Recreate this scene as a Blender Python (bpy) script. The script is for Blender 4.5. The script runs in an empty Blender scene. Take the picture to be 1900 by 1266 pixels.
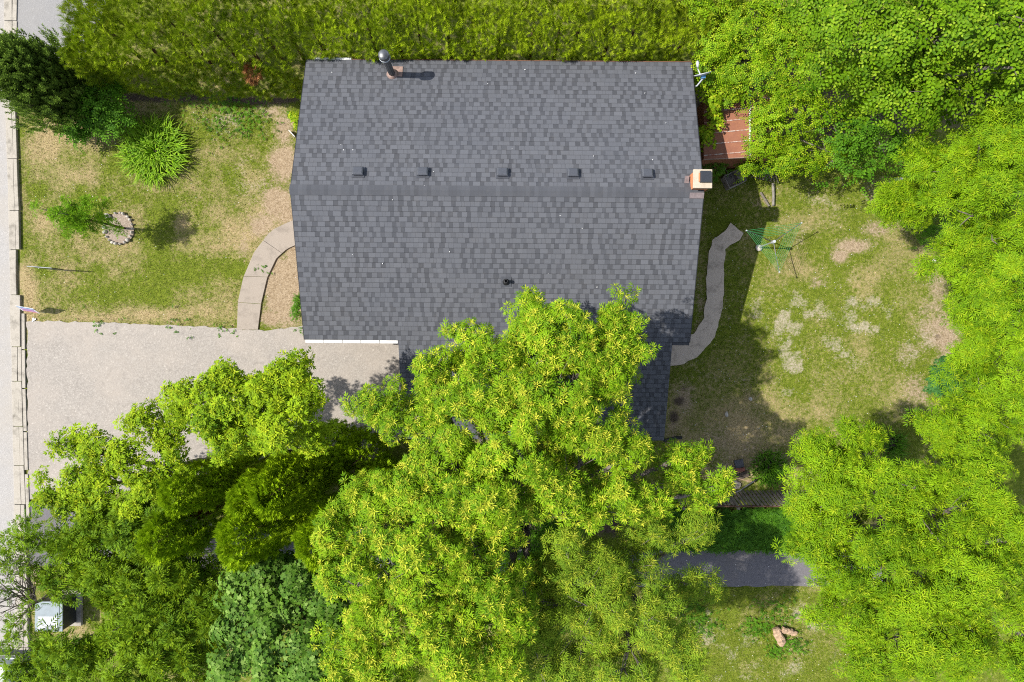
import bpy, bmesh, math, random
import numpy as np
from mathutils import Vector, Matrix

# ------------------------------------------------------------------ camera, sky, sun, exposure
scene = bpy.context.scene
COL = scene.collection
H = 26.2                                    # the drone's height over the lawn
K = 1.5 / 1900.0                            # metres per photo pixel per metre of distance (24 mm lens)
cam_data = bpy.data.cameras.new('camera'); cam = bpy.data.objects.new('camera', cam_data); COL.objects.link(cam)
cam.location = (0, 0, H); cam.rotation_euler = (0, 0, 0)
cam_data.sensor_width = 36; cam_data.lens = 24; cam_data.clip_end = 2000; cam_data.clip_start = 0.1
scene.camera = cam
SUN_EL, SHADOW_AZ = math.radians(52), math.radians(-2)
world = bpy.data.worlds.new('World'); scene.world = world; world.use_nodes = True
nt = world.node_tree; nt.nodes.clear()
sky = nt.nodes.new('ShaderNodeTexSky'); sky.sky_type = 'NISHITA'; sky.sun_disc = False
sky.sun_elevation = SUN_EL; sky.sun_rotation = math.radians(-90)
bg = nt.nodes.new('ShaderNodeBackground'); bg.inputs[1].default_value = 0.15
wo = nt.nodes.new('ShaderNodeOutputWorld'); hs = nt.nodes.new('ShaderNodeHueSaturation'); hs.inputs['Saturation'].default_value = .62; nt.links.new(sky.outputs[0], hs.inputs['Color']); nt.links.new(hs.outputs[0], bg.inputs[0]); nt.links.new(bg.outputs[0], wo.inputs[0])
sd = bpy.data.lights.new('sun', 'SUN'); sun = bpy.data.objects.new('sun', sd); COL.objects.link(sun)
sd.energy = 4.4; sd.angle = math.radians(0.53); sd.color = (1.0, 0.95, 0.86)
sun.location = (-20, 0, 40)
sun.rotation_euler = Vector((math.cos(SUN_EL)*math.cos(SHADOW_AZ), math.cos(SUN_EL)*math.sin(SHADOW_AZ), -math.sin(SUN_EL))).to_track_quat('-Z', 'Y').to_euler()
scene.view_settings.view_transform = 'Standard'; scene.view_settings.look = 'None'
scene.view_settings.exposure = 0.88; scene.view_settings.gamma = 1.0
scene.cycles.use_denoising = False; scene.cycles.filter_width = 1.1; scene.cycles.max_bounces = 5; scene.cycles.diffuse_bounces = 2; scene.cycles.transmission_bounces = 3

random.seed(7); RNG = np.random.default_rng(7)
def P(px, py, z=0.0):
    return Vector(((px-950)*K*(H-z), (633-py)*K*(H-z), z))
def XY(pts, z=0.0): return [tuple(P(a, b, z)[:2]) for a, b in pts]

# ------------------------------------------------------------------ materials
class N:
    def __init__(s, name, S=.70):
        s.S = S; s.m = bpy.data.materials.new(name); s.m.use_nodes = True; s.t = s.m.node_tree; s.t.nodes.clear()
        s.out = s.n('ShaderNodeOutputMaterial'); s.b = s.n('ShaderNodeBsdfPrincipled'); s.l(s.b.outputs[0], s.out.inputs[0])
    def n(s, k, **kw):
        x = s.t.nodes.new(k)
        for a, b in kw.items(): setattr(x, a, b)
        return x
    def l(s, a, b): s.t.links.new(a, b)
    def coord(s, which='Object'): return s.n('ShaderNodeTexCoord').outputs[which]
    def noise(s, sc, det=4, rough=.6, vec=None, dist=0):
        x = s.n('ShaderNodeTexNoise'); x.inputs['Scale'].default_value = sc; x.inputs['Detail'].default_value = det
        x.inputs['Roughness'].default_value = rough; x.inputs['Distortion'].default_value = dist
        s.l(vec or s.coord(), x.inputs['Vector']); return x.outputs['Fac']
    def vor(s, sc, out='Color', vec=None, rnd=1):
        x = s.n('ShaderNodeTexVoronoi'); x.inputs['Scale'].default_value = sc; x.inputs['Randomness'].default_value = rnd
        s.l(vec or s.coord(), x.inputs['Vector']); return x.outputs[out]
    def attr(s, name): return s.n('ShaderNodeAttribute', attribute_name=name).outputs['Fac']
    def rng(s, v, a, b, c=0., d=1., clamp=True):
        x = s.n('ShaderNodeMapRange', clamp=clamp); s.l(v, x.inputs[0])
        for i, q in enumerate((a, b, c, d)): x.inputs[i+1].default_value = q
        return x.outputs[0]
    def math(s, op, a, b):
        x = s.n('ShaderNodeMath', operation=op)
        for i, q in enumerate((a, b)):
            if isinstance(q, (int, float)): x.inputs[i].default_value = q
            else: s.l(q, x.inputs[i])
        return x.outputs[0]
    def mix(s, f, a, b, mode='MIX'):
        x = s.n('ShaderNodeMix', data_type='RGBA', blend_type=mode)
        for i, q in ((0, f), (6, a), (7, b)):
            if isinstance(q, (int, float)): x.inputs[i].default_value = q
            elif isinstance(q, tuple): x.inputs[i].default_value = (*[v*s.S for v in q], 1)
            else: s.l(q, x.inputs[i])
        return x.outputs[2]
    def done(s, col, rough=.8, spec=.3, bump=None, bs=.3, bd=.02, metal=0):
        if isinstance(col, tuple): s.b.inputs['Base Color'].default_value = (*[v*s.S for v in col], 1)
        else: s.l(col, s.b.inputs['Base Color'])
        s.b.inputs['Roughness'].default_value = rough; s.b.inputs['Specular IOR Level'].default_value = spec
        s.b.inputs['Metallic'].default_value = metal
        if bump is not None:
            x = s.n('ShaderNodeBump'); x.inputs['Strength'].default_value = bs; x.inputs['Distance'].default_value = bd
            s.l(bump, x.inputs['Height']); s.l(x.outputs[0], s.b.inputs['Normal'])
        return s.m

def plain(name, col, rough=.6, spec=.4, metal=0, var=.25, sc=6):
    q = N(name); f = q.noise(sc, 5, .65)
    dark = tuple(c*(1-var) for c in col); light = tuple(min(1, c*(1+var)) for c in col)
    return q.done(q.mix(q.rng(f, .3, .7), dark, light), rough, spec, f, .15, .01, metal)

def leaf_mat(name, dark, light, young, trans=.35, rough=.55, spec=.10):
    dark, light, young = tuple(v*.70 for v in dark), tuple(v*.90 for v in light), tuple(v*.95 for v in young)
    q = N(name, 1.)
    big = q.rng(q.noise(.9, 2), .3, .7, -.18, .18, False)
    r = q.n('ShaderNodeMath', operation='ADD', use_clamp=True); q.l(q.attr('rnd'), r.inputs[0]); q.l(big, r.inputs[1])
    c = q.mix(r.outputs[0], dark, light)
    c = q.mix(q.attr('young'), c, young)
    q.done(c, rough, spec)
    tr = q.n('ShaderNodeBsdfTranslucent'); q.l(q.mix(.5, c, (.5, .75, .03), 'MULTIPLY') if False else c, tr.inputs[0])
    ms = q.n('ShaderNodeMixShader'); ms.inputs[0].default_value = trans
    q.l(q.b.outputs[0], ms.inputs[1]); q.l(tr.outputs[0], ms.inputs[2]); q.l(ms.outputs[0], q.out.inputs[0])
    return q.m

M = {}
# leaves
M['ash'] = leaf_mat('ash_leaf', (.06, .165, .003), (.24, .40, .008), (.58, .56, .05), .2)
M['ash_thin'] = leaf_mat('ash_thin_leaf', (.08, .18, .010), (.27, .41, .022), (.55, .53, .05), .22)
M['ash_right'] = leaf_mat('ash_right_leaf', (.06, .16, .003), (.23, .385, .006), (.46, .52, .02), .2)
M['boxelder'] = leaf_mat('boxelder_leaf', (.08, .19, .003), (.31, .45, .010), (.58, .60, .03), .22)
M['locust'] = leaf_mat('locust_leaf', (.06, .15, .005), (.22, .35, .010), (.75, .68, .02), .22)
M['maple'] = leaf_mat('maple_leaf', (.03, .10, .007), (.13, .255, .024), (.22, .34, .07), .28)
M['elm'] = leaf_mat('elm_leaf', (.045, .125, .002), (.16, .29, .006), (.36, .45, .03), .22)
M['honeysuckle'] = leaf_mat('honeysuckle_leaf', (.05, .145, .002), (.23, .38, .006), (.50, .54, .03), .22)
M['seedling'] = leaf_mat('seedling_leaf', (.10, .22, .004), (.30, .47, .012), (.52, .56, .03))
M['cedar_hedge'] = leaf_mat('cedar_hedge_leaf', (.08, .17, .003), (.40, .54, .010), (.48, .36, .08), .22, .6)
M['cedar_column'] = leaf_mat('cedar_column_leaf', (.14, .28, .004), (.42, .60, .012), (.26, .36, .02), .22, .6)
M['pine'] = leaf_mat('pine_needles', (.05, .105, .012), (.15, .24, .028), (.2, .3, .04), .12, .6)
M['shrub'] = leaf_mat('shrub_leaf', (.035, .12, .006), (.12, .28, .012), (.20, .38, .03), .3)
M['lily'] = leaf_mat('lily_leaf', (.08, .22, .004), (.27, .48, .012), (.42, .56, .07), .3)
M['ivy'] = leaf_mat('ivy_leaf', (.025, .10, .006), (.08, .20, .010), (.14, .28, .02), .2)
M['dark_bush'] = leaf_mat('dark_bush_leaf', (.02, .08, .018), (.055, .16, .035), (.08, .2, .05), .2)
M['young_tree'] = leaf_mat('young_tree_leaf', (.08, .22, .004), (.22, .42, .012), (.36, .50, .02), .35)
M['grass'] = leaf_mat('grass_blade', (.10, .155, .008), (.25, .30, .020), (.56, .44, .24), .2, .7)
M['dead'] = leaf_mat('dead_cedar', (.16, .055, .02), (.32, .15, .06), (.3, .17, .07), .1)
M['twig'] = plain('twig_bark', (.34, .31, .28), .9, .1, 0, .3, 9)
M['bark'] = plain('bark', (.19, .165, .14), .9, .1, 0, .45, 9)
M['bark_dark'] = plain('bark_dark', (.09, .075, .06), .9, .1, 0, .4, 9)
M['bark_red'] = plain('bark_cedar', (.13, .075, .05), .9, .1, 0, .4, 9)

def m_ground():
    q = N('lawn', .76)
    n1 = q.noise(1.3, 5, .65); n2 = q.noise(6, 5, .7); n3 = q.noise(13, 5, .75); n4 = q.noise(34, 4, .78)
    green = q.mix(q.rng(n2, .35, .65), (.13, .185, .012), (.27, .32, .036))
    green = q.mix(q.rng(n4, .40, .62), green, (.05, .075, .008))
    straw = q.mix(q.rng(n4, .35, .65), (.24, .175, .075), (.56, .45, .25))
    dirt = q.mix(q.rng(n3, .35, .65), (.25, .18, .105), (.46, .36, .24))
    dirt = q.mix(q.rng(n4, .55, .68), dirt, (.72, .60, .46))
    dirt = q.mix(q.rng(q.noise(24, 4, .8), .54, .64, 0, .85), dirt, (.12, .075, .045))
    pale = q.mix(q.rng(n4, .35, .65), (.30, .25, .17), (.56, .50, .38))
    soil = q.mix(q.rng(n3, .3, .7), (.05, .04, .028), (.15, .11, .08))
    def edge(a, w=.85, lo=.40, hi=.62, hf=.45):
        e = q.math('MULTIPLY', q.math('SUBTRACT', q.math('ADD', q.math('MULTIPLY', n2, 1-hf), q.math('MULTIPLY', n3, hf)), .5), w)
        return q.rng(q.math('ADD', q.attr(a), e), lo, hi)
    c = q.mix(edge('dry', 2.2, .22, .75, .6), green, straw)
    c = q.mix(edge('dirt', 1.7, .30, .72, .75), c, dirt)
    c = q.mix(edge('pale', 2.6, .25, .85, .8), c, pale)
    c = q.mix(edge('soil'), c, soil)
    hgt = q.math('ADD', n3, q.math('MULTIPLY', n4, .8))
    return q.done(c, .95, .1, hgt, .8, .04)
M['ground'] = m_ground()

def m_gravel(name, a, b, warm, sc=26, stain=.3):
    q = N(name)
    v = q.vor(sc, 'Color'); sep = q.n('ShaderNodeSeparateColor'); q.l(v, sep.inputs[0])
    g = q.math('ADD', q.math('MULTIPLY', sep.outputs[0], .55), q.math('MULTIPLY', q.noise(sc*3, 3, .7), .45))
    c = q.mix(q.rng(g, .2, .8), a, b)
    c = q.mix(q.rng(q.noise(.45, 5, .65), .42, .68, 0, .8), c, warm)
    dk = q.math('MULTIPLY', q.rng(q.noise(2.2, 6, .7, None, .6), .56, .74), stain)
    c = q.mix(dk, c, tuple(x*.45 for x in a))
    c = q.mix(q.rng(sep.outputs[1], .95, .99, 0, .35), c, tuple(min(.8, x*1.6) for x in b))
    return q.done(c, .92, .15, g, .6, .012)
M['gravel'] = m_gravel('gravel', (.31, .28, .25), (.42, .385, .345), (.43, .38, .33), 26, .3)
M['asphalt_old'] = m_gravel('weathered_asphalt', (.36, .345, .33), (.46, .44, .42), (.42, .385, .34), 42, .18)
M['asphalt_grey'] = m_gravel('grey_asphalt', (.26, .255, .26), (.34, .335, .335), (.31, .30, .29), 45, .12)
M['asphalt_dark'] = m_gravel('dark_asphalt', (.13, .125, .135), (.20, .19, .205), (.18, .165, .16), 45, .25)

def m_concrete(name, a, b, dirt=.5):
    q = N(name); n1 = q.noise(2.2, 6, .7); n2 = q.noise(28, 4, .7)
    c = q.mix(q.rng(n2, .3, .7), a, b)
    c = q.mix(q.math('MULTIPLY', q.rng(n1, .5, .68), dirt), c, tuple(x*.5 for x in a))
    return q.done(c, .85, .2, n2, .35, .01)
M['kerb'] = m_concrete('kerb_concrete', (.36, .325, .27), (.50, .46, .40), .8)
M['walk'] = m_concrete('walk_concrete', (.31, .265, .22), (.42, .365, .31), .4)
M['back_walk'] = m_concrete('back_walk_concrete', (.60, .50, .40), (.74, .63, .52), .75)
M['stone'] = m_concrete('pale_stone', (.45, .41, .36), (.70, .66, .60), .5)
M['cap'] = m_concrete('chimney_cap', (.48, .40, .30), (.62, .54, .43), .4)

def m_shingle():
    q = N('asphalt_shingle')
    t = q.attr('tint'); n2 = q.noise(70, 3, .7); n1 = q.noise(.5, 4, .6); n3 = q.noise(5, 4, .7)
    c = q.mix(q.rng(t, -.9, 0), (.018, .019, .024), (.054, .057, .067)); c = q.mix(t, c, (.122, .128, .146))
    c = q.mix(q.rng(n2, .25, .75, 0, .22), c, (.17, .17, .175))
    c = q.mix(q.math('MULTIPLY', q.rng(n1, .35, .7), .25), c, (.09, .10, .125))
    c = q.mix(q.rng(n3, .5, .75, 0, .25), c, (.13, .125, .125))
    return q.done(c, .9, .25, n2, .5, .006)
M['shingle'] = m_shingle()
M['deck'] = plain('roof_deck', (.045, .047, .055), .9, .2)
def m_brick(name, a, b, mortar, sc):
    q = N(name); x = q.n('ShaderNodeTexBrick'); x.inputs['Scale'].default_value = sc
    mp = q.n('ShaderNodeMapping'); mp.inputs['Rotation'].default_value = (math.radians(90), 0, math.radians(90)); q.l(q.coord(), mp.inputs[0])
    q.l(mp.outputs[0], x.inputs[0])
    for i, c in ((1, a), (2, b), (3, mortar)): x.inputs[i].default_value = (*c, 1)
    x.inputs['Mortar Size'].default_value = .012
    c = q.mix(q.rng(q.noise(7, 4), .4, .7, 0, .4), x.outputs[0], b)
    return q.done(c, .9, .15, x.outputs[1], .3, .01)
M['brick'] = m_brick('orange_brick', (.50, .20, .08), (.38, .13, .06), (.40, .34, .28), 4.5)
M['wall'] = m_brick('house_brick', (.30, .17, .12), (.24, .13, .09), (.35, .32, .28), 4)
M['white_trim'] = plain('white_trim', (.72, .71, .69), .45, .4, 0, .08)
M['fascia'] = plain('brown_fascia', (.16, .075, .045), .6, .3)
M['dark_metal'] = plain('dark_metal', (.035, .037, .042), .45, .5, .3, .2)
M['vent'] = plain('vent_plastic', (.075, .08, .095), .38, .5, 0, .15, 20)
M['galv'] = plain('galvanised_steel', (.20, .205, .21), .38, .5, .8, .35, 5)
M['rust'] = plain('rusty_flashing', (.36, .25, .21), .7, .3, .2, .35, 8)
M['flash'] = plain('chimney_flashing', (.26, .21, .21), .55, .3, .3, .25, 8)
M['flue'] = plain('flue_screen', (.035, .04, .05), .5, .4, .2, .3, 30)
M['black'] = plain('black_plastic', (.014, .014, .016), .5, .4, 0, .2)
M['glass'] = plain('window_glass', (.03, .035, .04), .08, .6, 0, .05)
M['dish'] = plain('dish_grey', (.55, .57, .60), .4, .4, .1, .08)
def m_rustroof():
    q = N('rusty_red_roof'); n1 = q.noise(1.6, 5, .7); n2 = q.noise(9, 5, .75)
    c = q.mix(q.rng(n1, .3, .7), (.23, .085, .048), (.32, .13, .072))
    c = q.mix(q.rng(n2, .56, .75, 0, .8), c, (.42, .19, .07))
    c = q.mix(q.rng(q.noise(4, 6, .7), .6, .72, 0, .6), c, (.14, .05, .035))
    return q.done(c, .6, .3, n2, .2, .01)
M['red_roof'] = m_rustroof()
def m_seam():
    q = N('peeling_white_seam'); n = q.noise(7, 5, .8)
    return q.done(q.mix(q.rng(n, .38, .58), (.62, .57, .52), (.33, .13, .08)), .6, .3)
M['seam'] = m_seam()
M['wood_grey'] = plain('weathered_wood', (.20, .175, .145), .9, .15, 0, .4, 14)
M['wood_old'] = plain('old_grey_wood', (.27, .25, .22), .9, .15, 0, .35, 9)
M['wood_rot'] = plain('rotten_wood', (.42, .29, .19), .95, .1, 0, .5, 12)
M['wood_tan'] = plain('tan_wood', (.42, .29, .19), .8, .2, 0, .3, 12)
M['green_line'] = plain('green_line', (.05, .34, .12), .45, .4, 0, .15)
M['steel_pale'] = plain('pale_steel', (.62, .66, .70), .35, .5, .3, .1)
M['transformer'] = plain('transformer_paint', (.22, .27, .30), .45, .4, 0, .15, 3)
M['decal'] = plain('white_panel', (.52, .55, .58), .4, .4, 0, .06)
M['sign_white'] = plain('sign_white', (.78, .78, .80), .45, .4, 0, .05)
M['sign_dark'] = plain('sign_dark', (.05, .055, .06), .45, .4, 0, .1)
M['sign_purple'] = plain('sign_mauve', (.45, .25, .50), .5, .3, 0, .1)
M['sign_blue'] = plain('sign_blue', (.10, .28, .55), .5, .3, 0, .1)
M['sign_red'] = plain('sign_red', (.60, .12, .14), .5, .3, 0, .1)
M['car'] = plain('car_paint', (.30, .33, .30), .22, .6, .5, .06, 2)
M['tyre'] = plain('tyre', (.02, .02, .021), .85, .2)
M['brick_red'] = plain('loose_brick', (.30, .12, .09), .9, .15, 0, .3, 12)
M['slate'] = plain('slate', (.10, .10, .11), .8, .3, 0, .3, 8)
M['paper'] = plain('white_paper', (.80, .80, .78), .7, .2, 0, .04)
M['mulch_bed'] = m_gravel('ring_mulch', (.22, .17, .13), (.42, .35, .28), (.36, .29, .23), 30, .2)

# ------------------------------------------------------------------ object helpers
def tag(o, label=None, cat=None, group=None, kind=None):
    for k, v in (('label', label), ('category', cat), ('group', group), ('kind', kind)):
        if v: o[k] = v
    return o
def thing(name, label, cat, loc, group=None):
    o = bpy.data.objects.new(name, None); COL.objects.link(o); o.location = loc; o.empty_display_size = .3
    return tag(o, label, cat, group)
def root_loc(o):
    while o.parent is not None: o = o.parent
    return o.location
def link_mesh(name, me, mat, parent=None):
    o = bpy.data.objects.new(name, me); COL.objects.link(o)
    if mat: me.materials.append(mat)
    if parent is not None: o.parent = parent
    return o
def np_mesh(name, V, F, attrs, mat, parent=None):
    """quads only, big meshes; attrs are per-face floats"""
    V = np.asarray(V, np.float32)
    if parent is not None: V = V - np.array(root_loc(parent)[:], np.float32)
    me = bpy.data.meshes.new(name)
    me.vertices.add(len(V)); me.vertices.foreach_set('co', V.ravel())
    F = np.asarray(F, np.int32); k = F.shape[1]
    me.loops.add(F.size); me.loops.foreach_set('vertex_index', F.ravel())
    me.polygons.add(len(F)); me.polygons.foreach_set('loop_start', np.arange(0, F.size, k, dtype=np.int32))
    me.update(calc_edges=True)
    if name != 'ground': me.shade_flat()
    for an, (dom, vals) in attrs.items():
        a = me.attributes.new(an, 'FLOAT', dom); a.data.foreach_set('value', np.asarray(vals, np.float32))
    return link_mesh(name, me, mat, parent)

class G:
    def __init__(s): s.v = []; s.f = []
    def add(s, vs, fs):
        b = len(s.v); s.v += [tuple(x) for x in vs]; s.f += [tuple(b+i for i in f) for f in fs]; return s
    def box(s, c, size, rz=0., rot=None):
        R = rot if rot is not None else Matrix.Rotation(rz, 3, 'Z'); c = Vector(c)
        vs = [c + R @ Vector((x*size[0]/2, y*size[1]/2, z*size[2]/2)) for x in (-1, 1) for y in (-1, 1) for z in (-1, 1)]
        return s.add(vs, [(0, 1, 3, 2), (4, 6, 7, 5), (0, 4, 5, 1), (2, 3, 7, 6), (0, 2, 6, 4), (1, 5, 7, 3)])
    def bar(s, a, b, w, h, up=(0, 0, 1)):
        a = Vector(a); b = Vector(b); d = (b-a); L = d.length; d.normalize()
        sx = d.cross(Vector(up)); sx = sx.normalized() if sx.length > 1e-4 else Vector((1, 0, 0)); u = sx.cross(d)
        return s.box((a+b)/2, (L, w, h), rot=Matrix((d, sx, u)).transposed())
    def tube(s, pts, rad, n=8, cap=True):
        pts = [Vector(p) for p in pts]; m = len(pts)
        rad = rad if hasattr(rad, '__len__') else [rad]*m
        prev = None; base = len(s.v); vs = []
        for i, p in enumerate(pts):
            d = (pts[min(i+1, m-1)] - pts[max(i-1, 0)])
            d = d.normalized() if d.length > 1e-6 else Vector((0, 0, 1))
            if prev is None:
                a = d.cross(Vector((0, 0, 1))); a = a.normalized() if a.length > .05 else d.cross(Vector((1, 0, 0))).normalized()
            else:
                a = (prev - d*prev.dot(d)); a = a.normalized() if a.length > 1e-5 else d.orthogonal().normalized()
            prev = a; b = d.cross(a)
            for k in range(n):
                t = 2*math.pi*k/n; vs.append(p + (a*math.cos(t)+b*math.sin(t))*rad[i])
        fs = []
        for i in range(m-1):
            for k in range(n):
                fs.append((i*n+k, i*n+(k+1) % n, (i+1)*n+(k+1) % n, (i+1)*n+k))
        if cap: fs += [tuple(range(n-1, -1, -1)), tuple((m-1)*n+k for k in range(n))]
        return s.add(vs, fs)
    def prism(s, poly, z0, z1):
        n = len(poly); vs = [(x, y, z0) for x, y in poly] + [(x, y, z1) for x, y in poly]
        return s.add(vs, [tuple(range(n-1, -1, -1)), tuple(range(n, 2*n))] + [(i, (i+1) % n, n+(i+1) % n, n+i) for i in range(n)])
    def sheet(s, poly, z):
        n = len(poly); a = sum(poly[i][0]*poly[(i+1) % n][1]-poly[(i+1) % n][0]*poly[i][1] for i in range(n))
        if a < 0: poly = poly[::-1]
        return s.add([(x, y, z) for x, y in poly], [tuple(range(n))])
    def blob(s, c, r, jit=.2, seed=0, sub=2):
        bm = bmesh.new(); bmesh.ops.create_icosphere(bm, subdivisions=sub, radius=1); rr = random.Random(seed)
        amp = [Vector((rr.gauss(0, 1), rr.gauss(0, 1), rr.gauss(0, 1))).normalized() for _ in range(5)]
        vs = []
        for v in bm.verts:
            p = v.co.normalized(); k = 1
            for q in amp: k -= jit*max(0, p.dot(q)-.35)
            vs.append(Vector(c)+Vector((p.x*r[0], p.y*r[1], p.z*r[2]))*k*rr.uniform(1-jit*.12, 1+jit*.12))
        s.add(vs, [tuple(v.index for v in f.verts) for f in bm.faces]); bm.free(); return s
    def build(s, name, mat, parent=None, smooth=False, bevel=0., xf=None):
        o0 = Vector(root_loc(parent)) if parent is not None else Vector((0, 0, 0))
        me = bpy.data.meshes.new(name)
        vs = [Vector(v) for v in s.v]
        if xf is not None: vs = [xf @ v for v in vs]
        me.from_pydata([tuple(v-o0) for v in vs], [], s.f); me.update()
        bm = bmesh.new(); bm.from_mesh(me)
        bmesh.ops.recalc_face_normals(bm, faces=bm.faces)
        if bevel: bmesh.ops.bevel(bm, geom=[e for e in bm.edges if len(e.link_faces) == 2 and e.calc_face_angle(0) > .6], offset=bevel, segments=2, affect='EDGES', profile=.6)
        bm.to_mesh(me); bm.free()
        if smooth:
            for p in me.polygons: p.use_smooth = True
        return link_mesh(name, me, mat, parent)

def lathe(prof, c, n=20):
    g = G(); m = len(prof); vs = []; fs = []
    for r, z in prof:
        for k in range(n):
            t = 2*math.pi*k/n; vs.append((c[0]+r*math.cos(t), c[1]+r*math.sin(t), c[2]+z))
    for i in range(m-1):
        for k in range(n): fs.append((i*n+k, i*n+(k+1) % n, (i+1)*n+(k+1) % n, (i+1)*n+k))
    fs += [tuple(range(n-1, -1, -1)), tuple((m-1)*n+k for k in range(n))]
    return g.add(vs, fs)

# ------------------------------------------------------------------ noise and masks on the ground
def vnoise(x, y, seed, per=1.0):
    r = np.random.default_rng(seed).random((256, 256)); x = x/per; y = y/per
    xi = np.floor(x).astype(int); yi = np.floor(y).astype(int); fx = x-xi; fy = y-yi
    fx = fx*fx*(3-2*fx); fy = fy*fy*(3-2*fy)
    g = lambda a, b: r[a % 256, b % 256]
    return (g(xi, yi)*(1-fx)+g(xi+1, yi)*fx)*(1-fy)+(g(xi, yi+1)*(1-fx)+g(xi+1, yi+1)*fx)*fy
def fbm(x, y, seed, per=2.0, octv=4):
    t = 0; a = 1; s = 0
    for i in range(octv): t = t+a*vnoise(x, y, seed+i, per/2**i); s += a; a *= .55
    return t/s
def inpoly(x, y, poly):
    ins = np.zeros(x.shape, bool); n = len(poly)
    for i in range(n):
        x1, y1 = poly[i]; x2, y2 = poly[(i+1) % n]
        if y1 == y2: continue
        ins ^= ((y1 > y) != (y2 > y)) & (x < (x2-x1)*(y-y1)/(y2-y1)+x1)
    return ins
def gauss(x, y, lst):
    t = np.zeros(x.shape)
    for px, py, rx, ry, a in lst:
        c = P(px, py); k = K*H
        t = np.maximum(t, a*np.exp(-(((x-c.x)/(rx*k))**2+((y-c.y)/(ry*k))**2)))
    return t
DRY = [(130, 265, 90, 60, .75), (60, 260, 40, 80, .5), (230, 340, 60, 30, .45), (400, 370, 50, 60, .8), (460, 300, 60, 80, .5), (300, 580, 90, 14, .9), (180, 590, 70, 12, .8), (450, 420, 60, 40, .75),
       (180, 460, 90, 40, .5), (80, 400, 40, 60, .5), (330, 440, 50, 40, .4), (50, 550, 16, 60, .9), (245, 400, 30, 40, .6), (270, 350, 60, 20, .4),
       (1700, 480, 70, 90, .62), (1600, 640, 90, 70, .5), (1480, 500, 60, 60, .35), (1560, 780, 120, 60, .55), (1640, 740, 60, 60, .65), (1440, 360, 60, 30, .55), (1360, 800, 130, 70, 1.5), (1400, 760, 60, 50, 1.), (1300, 870, 80, 40, .6),
       (1500, 400, 60, 40, .45), (1620, 520, 60, 40, .45), (1450, 620, 60, 60, .35), (145, 1185, 60, 50, .9), (90, 1250, 60, 30, .8), (1500, 1150, 90, 60, .45), (1640, 830, 60, 40, .6)]
DIRT = [(525, 240, 26, 40, .95), (525, 310, 34, 50, 1), (510, 370, 34, 40, 1), (485, 415, 30, 30, .85), (540, 400, 30, 40, 1), (530, 540, 44, 75, 1.2), (500, 590, 30, 20, 1.), (555, 480, 30, 60, 1.2), (470, 520, 14, 60, .5),
        (450, 455, 14, 40, .6), (420, 215, 60, 14, .45), (500, 205, 50, 20, .8),
        (1585, 455, 45, 18, .8), (1560, 475, 22, 16, .75), (1520, 525, 24, 14, .75), (1620, 425, 40, 18, .7), (1745, 620, 45, 45, .95), (1730, 570, 30, 30, .7), (1740, 540, 24, 50, .7), (1760, 670, 30, 30, .85),
        (1700, 730, 40, 40, .7), (1690, 420, 40, 20, .6), (1760, 430, 30, 30, .5), (1690, 660, 40, 30, .6), (1640, 360, 60, 40, .6), (1300, 560, 12, 60, .5), (1296, 620, 14, 40, .5), (1270, 740, 26, 40, .6), (1300, 855, 40, 20, .55), (1350, 880, 60, 26, .8), (1500, 890, 60, 20, .7), (55, 1065, 24, 26, .9),
        (1250, 800, 20, 60, .6), (1340, 830, 120, 60, .52), (1420, 860, 80, 30, .5), (1370, 440, 20, 10, .4), (1420, 380, 30, 20, .45), (400, 1060, 60, 30, .7)]
PALE = [(1455, 585, 40, 30, .6), (1480, 660, 24, 40, .62), (1600, 560, 22, 26, .6), (1610, 610, 34, 24, .65), (1540, 620, 30, 26, .42), (1510, 580, 28, 20, .5), (1560, 655, 30, 20, .5), (1480, 430, 30, 20, .35), (1640, 590, 30, 30, .4), (1700, 640, 30, 24, .45),
        (1520, 380, 30, 16, .4), (1600, 540, 16, 14, .55), (1340, 670, 30, 20, .4), (1360, 690, 26, 14, .4), (440, 220, 40, 18, .4), (460, 330, 40, 30, .3), (1470, 700, 16, 30, .5), (1560, 670, 16, 26, .4), (1480, 1140, 30, 14, .6), (1515, 1150, 16, 20, .55), (1455, 1235, 22, 14, .5), (1320, 1135, 20, 14, .5), (1360, 1200, 30, 20, .45), (1290, 1200, 30, 40, .5), (1340, 1230, 40, 20, .5), (1540, 1200, 20, 20, .5), (1400, 1240, 20, 14, .5), (1500, 410, 40, 12, .35)]
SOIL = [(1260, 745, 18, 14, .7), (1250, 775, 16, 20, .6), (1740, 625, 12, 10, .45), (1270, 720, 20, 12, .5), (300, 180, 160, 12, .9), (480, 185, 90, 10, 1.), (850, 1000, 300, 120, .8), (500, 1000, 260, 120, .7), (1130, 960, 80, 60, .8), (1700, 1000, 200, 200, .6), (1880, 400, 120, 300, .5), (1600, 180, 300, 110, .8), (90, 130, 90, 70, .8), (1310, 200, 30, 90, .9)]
def masks(x, y):
    w = .5+1.0*fbm(x, y, 11, 1.1, 4)
    dry = np.clip(.18+.55*gauss(x, y, DRY)*w + 1.1*(fbm(x, y, 31, .9, 6)-.47), 0, 1.2)*np.where(x > 5, .72, 1)
    return dry, np.clip(gauss(x, y, DIRT)*(.35+1.3*fbm(x, y, 13, .7, 4)), 0, 1.3), np.clip(gauss(x, y, [(a, b, c*1.9, d*1.9, e) for a, b, c, d, e in PALE])*1.25*np.clip((fbm(x, y, 51, .5, 4)-.44)*4.5, 0, 1), 0, 1.2), np.clip(gauss(x, y, SOIL)*w, 0, 1.2)

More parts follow.
